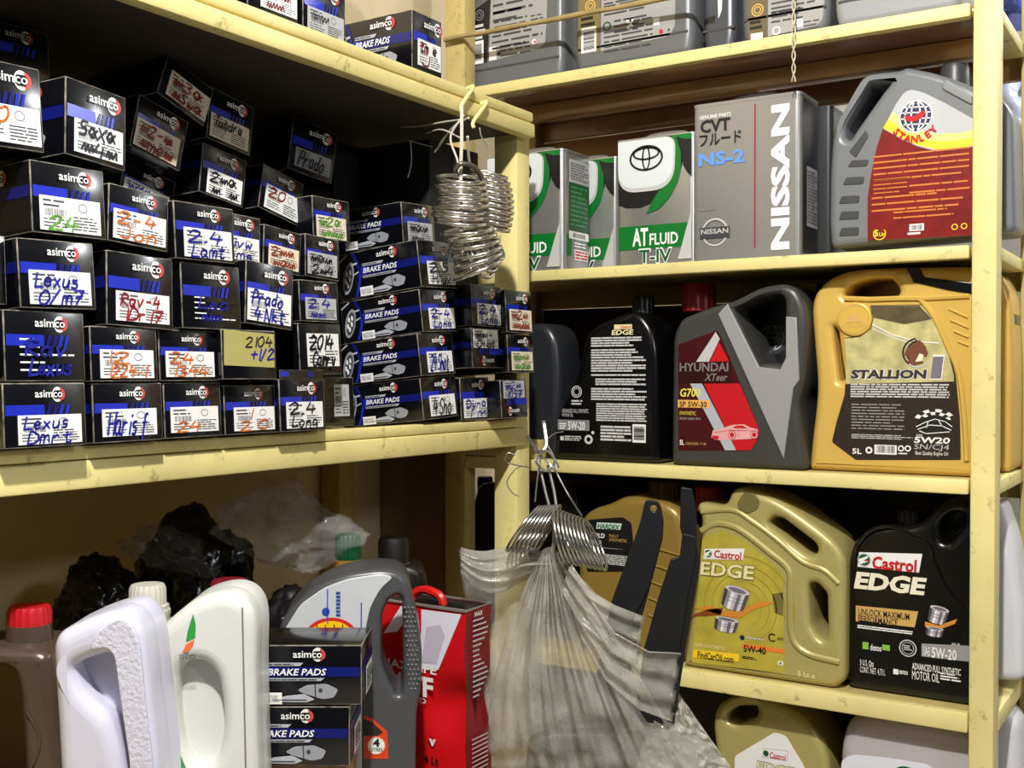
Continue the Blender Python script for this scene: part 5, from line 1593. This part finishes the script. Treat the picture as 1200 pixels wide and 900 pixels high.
b = MB(); a, z1 = T.P(469, 672); b.lathe([(.015, -.03), (.016, 0), (.014, .012), (.0005, .012)], 0, 0, mat('brown_grey_neck', (84, 74, 66), .4), 28); b.obj('neck', T, loc=(a, .02, z1))

# silver jug with the charcoal grip, wrapped
f = near(440, 780, 1.345, 6)
T = jug('oil_jug', 'tall jug with charcoal studded grip, silver face and yellow emblem, in clear wrap', 'oil jug', f, ZB,
        [(322, 1060), (322, 760), (330, 725), (352, 700), (380, 682), (407, 672), (447, 667), (470, 671), (480, 684), (484, 707), (492, 740), (495, 767), (493, 813), (488, 833), (487, 900), (486, 1060)],
        [[(447, 722), (455, 703), (466, 697), (471, 702), (472, 740), (473, 800), (470, 814), (464, 814), (454, 796), (447, 775)]], .095, mat('charcoal_grip_plastic', (74, 75, 78), .3), .008,
        [.01, .03, .03, .03, .03, .03, .03, .014, .01, .02, .02, .02, .02, .01, .01, .01], .008)
b = MB()
b.slab(fillet(T.PP([(332, 740), (352, 708), (381, 688), (408, 678), (447, 672), (462, 676), (446, 690), (434, 712), (428, 740), (424, 770), (424, 940), (330, 940)]), .008), -.002, .006, mat('silver_face_plastic', (196, 200, 204), .22, bump=.12, bscale=60), .0015)
b.obj('silver_face', T, 30)['label'] = 'silver front panel'
l = Lab(T, 'label'); l.y = -.0028
a, z, r = l.c(388, 754, 36)
l.b.poly(ell(a, z, r * .95, r * .86, 30), mat('emblem_red', (204, 40, 36), .4), l.y)
l.b.poly(ell(a, z, r * .83, r * .75, 30), mat('emblem_yellow', (244, 196, 24), .4), l.y - e1)
for k in (-.5, -.2, .12, .42):
    l.b.stroke([(a + r * k * .9, z + r * .62), (a + r * k * .7, z - r * .4)], .0012, BLACK, l.y - 2 * e1)
l.st([(372, 738), (402, 738)], .0012, BLACK, 2)
for x, y0, y1 in ((384, 690, 730), (423.5, 706, 745)):
    l.st([(x, y0), (x, y1)], .0014, mat('print_royal_blue', (40, 70, 170), .4), 1)
l.ln(394, 692, 399, 722, 7, mat('print_royal_blue', (40, 70, 170), .4), 1, 4, ragged=.1); l.disc(382, 716, 4.5, mat('print_royal_blue', (40, 70, 170), .4), 1)
l.done('yellow emblem with a red rim and blue print')
l = Lab(T, 'volume_label')
l.p([(426, 838), (437, 842), (454, 857), (455, 889), (426, 889)], mat('label_vermilion', (214, 66, 30), .35), 0); l.p([(426, 842), (436, 846), (449, 858), (442, 862), (426, 862)], mat('label_charcoal', (40, 36, 38), .35), 1)
l.disc(441, 873.5, 10.5, WHITE, 1); l.ring(441, 873.5, 10.5, .07, ORP, 2); l.t('4', 437, 874.5, 445, 866, BLACK, 2, .04); l.t('LITRES', 433.5, 880.5, 448.5, 876.5, BLACK, 2, .01)
l.done('orange red panel with a white disc')
b = MB()
rnd = random.Random(3)
for k in range(18):
    for j in range(3):
        x, y = 474 + j * 4.6 + k * .35 + (k % 2) * 2.2, 712 + k * 5.6
        a, z = T.P(x, y)
        if x < 491:
            b.lathe([(.0016, 0), (.0011, .0008), (.0003, .0012)], 0, 0, mat('grip_stud', (104, 106, 110), .3), 8)
            n = 8 * 3
            for i in range(len(b.v) - n, len(b.v)):
                vx, vy, vz = b.v[i]
                b.v[i] = (a + vx, -vz, z + vy)
b.obj('grip_studs', T)['kind'] = 'stuff'

# red dented tin
FT = Face(at(487, 707, 1.50), 0)
x1 = FT.uv(545, 715)[0]
T = Thing('fluid_tin', 'dented red tin with a white panel and red carry handle, beside the silver jug', 'tin', FT, x1 - .075, ZB)
Hh = FT.uv(545, 716)[1] - ZB
REDT = mat('red_tin_paint', (204, 20, 28), .3)
b = MB()


def tin_pt(u, v):
    """once round the tin, bottom to top, with the crumple in its lower front corner"""
    per = [(-.075, 0), (.075, 0), (.075, .060), (-.075, .060)]
    k = int(u * 4) % 4
    t = u * 4 - int(u * 4)
    a, c = per[k], per[(k + 1) % 4]
    x, y = a[0] + (c[0] - a[0]) * t, a[1] + (c[1] - a[1]) * t
    z = v * Hh
    d = math.exp(-((x - .045) / .035) ** 2 - ((z - .105) / .035) ** 2) * .016 + math.exp(-((x - .075) / .02) ** 2 - ((z - .12) / .02) ** 2) * .012
    y += d if y < .03 else 0
    x -= d * .6 if x > .07 else 0
    x += .0012 * math.sin(z * 60) * (1 if x > .074 else 0)
    return (x, y, z)


b.grid(tin_pt, 48, 40, REDT, wrap=True)
sm = b.mi(mat('maroon_tin_paint', (120, 14, 24), .3))
for i in range(len(b.m)):
    if 12 <= i % 48 < 24:
        b.m[i] = sm
b.slab([(-.074, Hh - .004), (.074, Hh - .004), (.074, Hh - .002), (-.074, Hh - .002)], .001, .059, mat('black_tin_top', (18, 18, 18), .25))
b.obj('can', T, 40)
b = MB(); b.tube([(-.076, -.001, Hh), (.076, -.001, Hh), (.076, .061, Hh), (-.076, .061, Hh)], .0022, TIN, closed=True); b.obj('rim', T)['label'] = 'bare tin rim'
b = MB(); b.tube([tuple(v) for v in smooth_line([(-.036, .03, Hh - .004), (-.03, .03, Hh + .008), (-.012, .03, Hh + .014), (.012, .03, Hh + .008), (.018, .03, Hh - .004)])], .006, mat('red_handle_plastic', (206, 26, 28), .35)); b.obj('handle', T)
l = Lab(T, 'front_print')
l.p([(494, 714), (541, 720), (514, 785), (486, 783), (494, 740)], mat('tin_white', (226, 224, 238), .35), 0)
l.p([(470, 710), (486, 711), (466, 740), (450, 742)], mat('tin_white', (226, 224, 238), .35), 0)
l.p([(500, 735), (516, 732), (522, 745), (512, 778), (495, 776)], mat('tin_lilac_grey', (196, 190, 206), .35), 1)
l.t('MAX LIFE', 447, 779, 512, 770, WHITE, 1, .02); l.t('ATF', 459, 808, 508, 787, WHITE, 1, .035); l.t('FLUID', 470, 819, 500, 813, WHITE, 1, .01)
l.done('white slanted panel and white letters')
s = MB(); s.tf = right_tf(.0762, 0)
for k in range(16):
    zt_ = Hh * (.93 - k * .028)
    s.rect(.014, zt_, .014 + .036 * (.7 + .3 * math.sin(k * 7)), zt_ + .0022, LGREY, -.0016)
s.text('MAX', .018, Hh * .955, .006, WHITE, -.0016, .02)
for k in range(12):
    zt_ = Hh * (.40 - k * .025)
    s.rect(.012, zt_ - .03, .05, zt_ - .0282, LGREY, -.0016)
s.obj('side_print', T)
l = Lab(T, 'lower_print')
l.y = -.0018
l.disc(507, 866, 5, REDP, 1); l.t('v', 504, 872, 512, 862, WHITE, 2, .06); l.t('4 Lt', 498, 892, 515, 884, BLACK, 2, .03)
l.done()

# ---------------------------------------------------------------- crumpled plastic bags at the back of the bench
def lump(name, label, cat, px, py, t, rx, ry, rz, m, seed, amp=.22, sub=5, tilt=0, tail=None, see=None):
    from mathutils import noise
    p = at(px, py, t)
    bm = bmesh.new()
    bmesh.ops.create_icosphere(bm, subdivisions=sub, radius=1)
    off = Vector((seed * 3.1, seed * 1.7, seed))
    for v in bm.verts:
        d = v.co.normalized()
        q = d * 1.6 + off
        n = noise.noise(q) + .5 * noise.noise(q * 2.3)
        cr = abs(noise.noise(q * 3.1 + Vector((5, 2, 1)))) + .5 * abs(noise.noise(q * 6.3))
        k = 1 + amp * n - amp * .75 * cr
        v.co = Vector((d.x * rx * k, d.y * ry * k, d.z * rz * k))
        if d.z < -.45:
            v.co.z = max(v.co.z, -rz * .62)
        if tail:
            w = max(0, d.dot(Vector(tail[0]).normalized()) - tail[2]) / (1 - tail[2])
            v.co += Vector(tail[1]) * w * w
    b = MB()
    b.bm(bm, [m])
    o = b.obj(name, None, 180)
    o.location = p
    o.rotation_euler = (0, R(tilt), YAW)
    tag(o, label, cat)
    return o


CLEAR = film('clear_crumpled_film', (198, 198, 200), see=.84, rough=.08, bump=.7, bscale=12, diffuse=.35)
BLKBAG = mat('black_bag_film', (12, 12, 15), .22, bump=.7, bscale=30)
DK = mat('dark_stored_bag', (22, 20, 24), .4, bump=.6, bscale=22)
lump('black_plastic_bag', 'black plastic bag slumped by the wall, behind the small white bottle', 'bag', 116, 716, 1.45, .056, .055, .072, BLKBAG, 1)
lump('black_plastic_bag', 'larger black plastic bag heaped behind the flame marked jug', 'bag', 232, 700, 1.53, .085, .07, .115, BLKBAG, 2)
lump('black_plastic_bag', 'dark bag below the clear crumpled one, behind the pair of low boxes', 'bag', 352, 740, 1.50, .066, .06, .062, DK, 5)
lump('clear_plastic_bag', 'crumpled clear plastic bag with a loose torn tip, on top of the dark bags', 'bag', 322, 620, 1.51, .078, .055, .064, CLEAR, 7, amp=.30, tail=((1, 0, .25), (.055, 0, .03), .72), tilt=24)
lump('clear_plastic_bag', 'flat grey film of clear plastic draped over the black bags', 'bag', 196, 646, 1.43, .058, .05, .028, film('smoky_film', (120, 120, 124), see=.82, rough=.2, bump=.9, bscale=20, diffuse=.35), 9, amp=.4, tilt=18)

# ---------------------------------------------------------------- metal rings on twine and wire
RINGM = mat('ring_steel', (178, 176, 170), .22, metal=.9, bump=.15, bscale=80)
RW = mat('ring_steel_bright', (222, 218, 206), .22, metal=.95)
TWINE = mat('white_twine', (206, 200, 184), .7)
WIRE = mat('tie_wire', (168, 166, 160), .3, metal=.8)


def ring_mesh(rad, w, h, m):
    """a flat-sided band ring about z"""
    b = MB()
    sec = [(-w, -h * .6), (-w * .6, -h), (w * .6, -h), (w, -h * .6), (w, h * .6), (w * .6, h), (-w * .6, h), (-w, h * .6)]
    n = 44
    vs = [((rad + a) * math.cos(2 * math.pi * i / n), (rad + a) * math.sin(2 * math.pi * i / n), z) for i in range(n) for a, z in sec]
    fs = [(i * 8 + k, ((i + 1) % n) * 8 + k, ((i + 1) % n) * 8 + (k + 1) % 8, i * 8 + (k + 1) % 8) for i in range(n) for k in range(8)]
    b.add(vs, fs, m)
    return b


def rings(label, group, items, rad, w, h, m):
    """one ring built, then its copies; items: place, axis"""
    first = None
    for p, ax in items:
        if first is None:
            o = ring_mesh(rad, w, h, m).obj('metal_ring', None, 50)
            first = o
        else:
            o = first.copy()
            COL.objects.link(o)
        o.location = p
        o.rotation_euler = Vector(ax).to_track_quat('Z', 'Y').to_euler()
        tag(o, label, 'ring', group)


rnd = random.Random(8)
it = []
TOPR = at(541, 209, 1.555)
zc = TOPR.z
for k, (y, dx, tl) in enumerate(((210, 0, .10), (219, -1, .05), (226, 2, .06), (233, 1, .02), (240, 3, .05), (247, -5, .14), (254, -6, .12), (261, -2, .10), (271, 8, -.12), (279, 14, -.16), (287, 19, -.22), (296, 22, -.30), (306, 23, -.40), (316, 22, -.5))):
    p = at(541 + dx * .8, y, 1.555)
    ax = Vector((0, 0, 1)) - FW * (.32 if k == 0 else .20 + .03 * (k % 3)) + RT * tl * .8
    it.append((p, ax))
rings('steel ring strung on white twine in the front bunch below the upper shelf edge', 'rings on twine, front bunch', it, .0345, .0028, .0027, RW)
it = []
for k in range(10):
    p = at(572 + (0, 3, 5, 6, 7, 7, 7, 6, 5, 3)[k], 204 + k * 6.8, 1.625)
    ax = Vector((0, 0, 1)) - FW * .25 + RT * .25
    it.append((p, ax))
rings('steel ring in the smaller bunch hanging close to the post', 'rings on twine, bunch by the post', it, .0275, .0026, .0027, RW)
it = []
for k in range(4):
    p = at(562 + k * 3.5, 306 - k * 6, 1.585 + k * .005)
    it.append((p, RT * (.75 - k * .05) + UP * (.45 + k * .06) - FW * .45))
rings('steel ring hanging edge-on at the bottom of the twine bunch', 'rings on twine, lowest', it, .0270, .0024, .0026, RINGM)
b = MB()
o0 = at(541, 130, 1.552)


def q3(px, py, t):
    return at(px, py, t) - o0


for pts, rr in (([(541, 122, 1.552), (541, 165, 1.553), (540, 205, 1.555), (541, 300, 1.556)], .0026), ([(544, 134, 1.552), (528, 160, 1.56), (536, 188, 1.56), (539, 210, 1.556)], .0016), ([(549, 138, 1.556), (530, 150, 1.60), (510, 178, 1.66)], .0016),
                ([(548, 160, 1.57), (550, 190, 1.60), (556, 202, 1.62), (574, 205, 1.625), (578, 262, 1.63)], .0022), ([(541, 140, 1.555), (520, 143, 1.6), (490, 148, 1.66), (470, 149, 1.7)], .0012), ([(540, 162, 1.56), (518, 152, 1.60), (500, 156, 1.66)], .0012),
                ([(562, 150, 1.57), (564, 160, 1.58), (571, 171, 1.60)], .0009), ([(481, 165, 1.72), (482, 190, 1.71), (478, 208, 1.70)], .0009), ([(480, 165, 1.72), (498, 170, 1.70), (506, 172, 1.69)], .0009)):
    b.tube([tuple(v) for v in smooth_line([q3(*p) for p in pts])], rr, TWINE, 6)
b.tube([tuple(v) for v in smooth_line([q3(533, 200, 1.545), (q3(540, 192, 1.54)), q3(556, 196, 1.55), q3(566, 214, 1.57), q3(566, 238, 1.58)])], .0036, mat('rusty_steel_loop', (110, 104, 92), .35, metal=.7), 8)
thing_mb('twine', 'white twine knotted over the upper shelf edge, holding the ring bunches', 'twine', o0, b)
b = MB()
for px, y0, y1, x1 in ((547, 104, 131, 541), (563, 122, 150, 555)):
    p = on_x(px, y0, FX - .004) - o0
    r = [p, p + Vector((.012, 0, .001)), on_x(x1, y1 - 8, FX + .010) - o0, on_x(x1, y1, FX + .012) - o0]
    bb = MB(); bb.tube([tuple(v - p) for v in smooth_line(r, 4)], .0030, YELWOOD, 8)
    thing_mb('bent_nail', 'bent painted nail in the upper shelf edge, %s' % ('the twine looped over it' if px == 547 else 'nearer the corner post'), 'nail', p + o0, bb)

# lower bundle: wire loops through two fans of rings
CAMV = -FW


def fan(items):
    out = []
    for hx, hy, ang, t in items:
        H = at(hx, hy, t)
        d = RT * math.sin(R(ang)) - UP * math.cos(R(ang))
        n = RT * math.cos(R(ang)) + UP * math.sin(R(ang)) + CAMV * .20
        out.append((H + d * .036, n))
    return out


rings('thin steel ring in the narrower fan of the low wire bunch on the post', 'rings on wire, first fan', fan([(632 + k * 4.0, 594 - k * .3, -36 + k * 1.2, 1.462 + k * .0035) for k in range(7)]), .036, .0017, .0018, RINGM)
rings('thin steel ring in the wider fan of the low wire bunch', 'rings on wire, second fan', fan([(650 + k * 4.2, 597 + k * 1.6, 14 + k * 1.4, 1.462 + k * .003) for k in range(9)]), .036, .0017, .0018, RINGM)
b = MB()
o0 = at(636, 540, 1.49)
for pts, rr in (([(632, 545, 1.49), (640, 580, 1.48), (648, 612, 1.475), (649, 655, 1.475)], .0020), ([(642, 545, 1.49), (650, 580, 1.48), (652, 612, 1.472), (646, 655, 1.472)], .0020), ([(634, 535, 1.49), (630, 560, 1.48), (627, 588, 1.48)], .0012), ([(650, 550, 1.49), (665, 578, 1.48), (682, 605, 1.485)], .0012),
                ([(618, 512, 1.55), (624, 520, 1.52), (632, 530, 1.49), (640, 522, 1.49), (638, 500, 1.50), (637, 494, 1.505)], .0028), ([(636, 528, 1.49), (628, 540, 1.48), (640, 552, 1.48), (650, 540, 1.48), (640, 528, 1.485), (630, 536, 1.485), (634, 552, 1.48)], .0018),
                ([(632, 532, 1.495), (645, 545, 1.48), (652, 552, 1.48), (648, 534, 1.485), (640, 520, 1.49), (646, 530, 1.49), (655, 548, 1.49)], .0014), ([(606, 534, 1.55), (595, 531, 1.55), (592, 540, 1.55), (600, 544, 1.55), (622, 548, 1.52)], .0008), ([(612, 545, 1.55), (602, 552, 1.545), (594, 565, 1.55), (600, 577, 1.55), (608, 582, 1.55)], .0008),
                ([(640, 516, 1.5), (650, 508, 1.5), (660, 506, 1.52)], .0008)):
    b.tube([tuple(v) for v in smooth_line([q3(*p) for p in pts])], rr, WIRE, 6)
thing_mb('tie_wire', 'twisted steel wire on the post, holding the low ring fans and the clear bag', 'wire', o0, b)

# ---------------------------------------------------------------- the hanging clear bag and what is in it
BAGM = film('clear_bag_film', (196, 194, 182), see=.58, rough=.12, bump=.35, bscale=16, diffuse=.30)
GX, GY = 642, 648                                     # where it is gathered
b = MB()
o0 = at(GX, GY, 1.46)
left = [(634, 646), (614, 690), (594, 740), (580, 790), (572, 840), (568, 880), (566, 899)]
right = [(655, 648), (694, 690), (732, 740), (770, 790), (808, 840), (838, 880), (858, 912)]


def edge(P, v):
    k = min(int(v * (len(P) - 1)), len(P) - 2)
    t = v * (len(P) - 1) - k
    return P[k][0] + (P[k + 1][0] - P[k][0]) * t, P[k][1] + (P[k + 1][1] - P[k][1]) * t


from mathutils import noise as NZ


def tri(x):
    return abs((x / 6.2832) % 1 - .5) * 4 - 1


def bag_pt(u, v):
    """once round the bag (front then back), from the gather down"""
    front = u < .5
    s = u * 2 if front else 2 - u * 2
    l, r = edge(left, v), edge(right, v)
    x, y = l[0] + (r[0] - l[0]) * s, l[1] + (r[1] - l[1]) * s
    y -= 6 * math.sin(math.pi * s) * (1 - v)
    bulge = .015 + .085 * min(1, v * 1.5)
    fold = .0085 * (1 - .55 * v) * (tri(s * 47 + 2.2 * NZ.noise(Vector((s * 5, v * 1.3, 1)))) + .7 * tri(s * 29 + 1 + 2 * v) + .5 * tri(s * 97 + 3 * NZ.noise(Vector((s * 3, v * 2, 4)))))
    fold *= min(1, v * 5 + .25)
    w = math.sin(math.pi * s) ** .7
    t = 1.47 + (-bulge * w * .55 if front else bulge * w * .6) + (fold if front else -fold * .6) * min(1, 4 * s, 4 * (1 - s)) + .010 * NZ.noise(Vector((s * 9, v * 7, 3)))
    t += .05 * v * (1 - s)
    return at(x, y, t) - o0


b.grid(bag_pt, 440, 60, BAGM, wrap=True)
b.obj('bag_dummy') if False else None
BAG = bpy.data.objects.new('clear_plastic_bag', None)
COL.objects.link(BAG)
BAG.location = o0
tag(BAG, 'large clear plastic bag hung from the post by wire, pleated from its gathered top', 'bag')
b.obj('bag_body', BAG, 180)
# the loose mouth of the bag, folded out to the side of the post
b = MB()


def mouth_pt(u, v):
    s = u * 2 if u < .5 else 2 - u * 2
    x = 540 + (668 - 540) * v
    top = 641 + 4 * v + 4 * math.sin(v * 9)
    bot = 700 + 6 * math.sin(v * 7) - 40 * v * v + (-26 * (1 - v) ** 4)
    y = top + (bot - top) * s
    fan = NZ.noise(Vector((s * 6, v * 3, 7)))
    d = (.030 * (1 - v) + .008) * math.sin(math.pi * s)
    t = 1.475 + .045 * (1 - v) + (-d if u < .5 else d) + .006 * math.sin(s * 22 * (1.2 - .5 * v)) * (1 - .3 * v) + .010 * fan
    return at(x, y, t) - o0


b.grid(mouth_pt, 72, 56, BAGM, wrap=True)
b.obj('folded_mouth', BAG, 180)
# lower loose corner of film that swings out past the bracket
b = MB()


def skirt_pt(u, v):
    s = u * 2 if u < .5 else 2 - u * 2
    l, r = edge([(537, 644), (545, 710), (556, 810), (564, 896)], v), edge([(640, 650), (634, 720), (628, 810), (624, 896)], v)
    x = l[0] + (r[0] - l[0]) * s
    y = l[1] + (r[1] - l[1]) * s
    d = .012 * math.sin(math.pi * s)
    return at(x, y, 1.537 + (-d if u < .5 else d) + .010 * NZ.noise(Vector((s * 4, v * 6, 11))) + .006 * math.sin(s * 15 + v * 3)) - o0


b.grid(skirt_pt, 40, 50, BAGM, wrap=True)
b.obj('side_fold', BAG, 180)
# pocket bands of film round the brackets
def band(pts, hgt, seed, t0):
    b = MB()

    def fn(u, v):
        s = u * 2 if u < .5 else 2 - u * 2
        k = min(int(s * (len(pts) - 1)), len(pts) - 2)
        w = s * (len(pts) - 1) - k
        x, y = pts[k][0] + (pts[k + 1][0] - pts[k][0]) * w, pts[k][1] + (pts[k + 1][1] - pts[k][1]) * w
        x -= 10 * v
        y += hgt * v * (.55 + .45 * s)
        d = .016 * math.sin(math.pi * min(1, s * 1.02)) + .004
        return at(x, y, t0 + (-d if u < .5 else d) + .0042 * math.sin(v * 17 + s * 2 + seed) + .005 * NZ.noise(Vector((s * 5, v * 6, seed)))) - o0
    b.grid(fn, 48, 34, BAGM, wrap=True)
    p = [fn(.5 * k / 30, 0) for k in range(31)]
    b.tube(p, .0012, BAGM, 6)
    return b


band([(668, 660), (690, 692), (720, 710), (756, 724)], 60, 1, 1.450).obj('pocket_fold', BAG, 180)
band([(690, 700), (720, 742), (760, 764), (798, 766)], 80, 4, 1.440).obj('pocket_fold', BAG, 180)
# black contents
IN = mat('dark_rubber', (30, 31, 36), .45, bump=.2, bscale=25)
f = near(680, 880, 1.485, 0)
T = Thing('rubber_block', 'dark rubber block lying inside the clear bag', 'block', f, f.uv(680, 880)[0], ZB)
b = MB()
b.slab(fillet([(x, max(0, z)) for x, z in T.PP([(618, 1130), (616, 905), (620, 868), (650, 858), (715, 860), (735, 878), (740, 930), (742, 1130)])], .01), 0, .03, IN, .008)
b.obj('block', T); b = MB(); b.slab(T.PP([(640, 884), (735, 878), (735, 883), (640, 889)]), -.003, .004, IN, .001); b.obj('raised_ridge', T)

# brackets
BRK = mat('black_bracket_steel', (17, 18, 21), .42, bump=.1, bscale=30)
def bracket(label, face_pts, side_pts, holes, t, bolt, extra=None):
    f = near(face_pts[0][0], face_pts[0][1], t, -4)
    u0, v0 = f.uv(*face_pts[-1])
    T = Thing('steel_bracket', label, 'bracket', f, u0, v0)
    b = MB()
    hs = []
    for x, y, r in holes:
        a, z = T.P(x, y)
        rr = T.P(x, y - r)[1] - z
        hs.append(ell(a, z, rr, rr, 16))
    b.slab(fillet(T.PP(face_pts), .003), 0, .006, BRK, .0012, hs)
    b.slab(fillet(T.PP(side_pts), .002), .004, .022, BRK, .0012)
    b.obj('blade', T, 35)
    b = MB()
    a, z = T.P(*bolt)
    b.ring(a, z, .0042, .0042, .0014, mat('bolt_hole_rim', (60, 62, 66), .3, metal=.6), -.0004)
    b.poly(ell(a, z, .003, .003, 14), BLACK, -.0006)
    b.obj('bolt_hole', T)
    if extra:
        b = MB(); b.slab(fillet(T.PP(extra), .002), .010, .018, BRK, .001); b.obj('backing_strip', T)
    return T


bracket('black steel bracket with a round hole at its tip, standing in the bag',
        [(756, 588), (760, 585), (772, 588), (775, 595), (778, 612), (776, 632), (760, 690), (744, 722), (722, 830), (694, 820), (716, 707), (748, 620), (751, 610)],
        [(770, 600), (778, 612), (777, 632), (762, 690), (752, 726), (730, 835), (722, 830), (744, 722), (760, 680), (772, 632)],
        [(766, 596, 4)], 1.452, (740, 676))
bracket('second black steel bracket, leaning before the pale gold jug',
        [(800, 625), (816, 629), (817, 644), (806, 700), (796, 766), (784, 850), (744, 845), (754, 764), (772, 700), (785, 660), (786, 656), (797, 652)],
        [(814, 630), (818, 645), (821, 658), (812, 710), (803, 767), (790, 852), (782, 850), (796, 766), (806, 700)],
        [], 1.440, (796, 663), [(799, 572), (812, 574), (817, 600), (818, 640), (806, 650), (798, 620)])

# loose film corner spreading along the shelf below
b = MB()


def corner_pt(u, v):
    s = u * 2 if u < .5 else 2 - u * 2
    l, r = edge([(778, 800), (766, 840), (750, 880), (744, 912)], v), edge([(796, 812), (820, 848), (846, 884), (866, 912)], v)
    x = l[0] + (r[0] - l[0]) * s
    y = l[1] + (r[1] - l[1]) * s
    d = .02 * math.sin(math.pi * s) * min(1, v * 3 + .2)
    n = NZ.noise(Vector((s * 7, v * 8, 21))) + .5 * NZ.noise(Vector((s * 15, v * 17, 5)))
    return at(x, y, 1.47 + (-d if u < .5 else d) + .012 * n) - o0


b.grid(corner_pt, 80, 50, film('crumpled_corner_film', (206, 204, 192), see=.42, rough=.2, bump=.9, bscale=30, diffuse=.3), wrap=True)
b.obj('loose_corner', BAG, 60)

# ---------------------------------------------------------------- what shows past the unit
BW = film('blue_white_film', (196, 208, 244), see=.15, rough=.2, bump=.8, bscale=14, diffuse=.3)
def past(name, label, px, py, t, rx, ry, rz, m, seed):
    o = lump(name, label, 'bag', px, py, t, rx, ry, rz, m, seed, amp=.3)
    c = MB(); c.tube([(0, 0, rz * .5), (.002, 0, (3.0 - o.location.z) * .5), (0, 0, 3.0 - o.location.z)], .002, TWINE, 6)
    c.obj('hanging_cord', o)
    return o


past('hanging_plastic_bundle', 'blue and white plastic bundle high up beyond the front post', 1195, -5, 2.35, .10, .08, .09, mat('blue_plastic', (86, 110, 214), .3, bump=.5, bscale=20), 31)
past('hanging_plastic_bundle', 'pale bluish wrapped bundle behind the grey jugs beyond the post', 1192, 150, 2.5, .14, .08, .17, mat('pale_blue_wrap', (206, 212, 236), .25, bump=.8, bscale=16), 32)
b = MB()
b.box(-.009, .009, 0, .012, 0, .105, mat('orange_carton', (236, 92, 44), .5), .001); b.box(-.009, .009, 0, .012, .105, .235, mat('pale_carton', (230, 232, 240), .5), .001)
b.lines(-.007, .02, .007, .09, 8, WHITE, -.0006, 3)
thing_mb('carton', 'narrow white and orange carton standing behind the gold jugs by the end post', 'carton', Vector((-.281, 1.9335, 1.3525)), b)
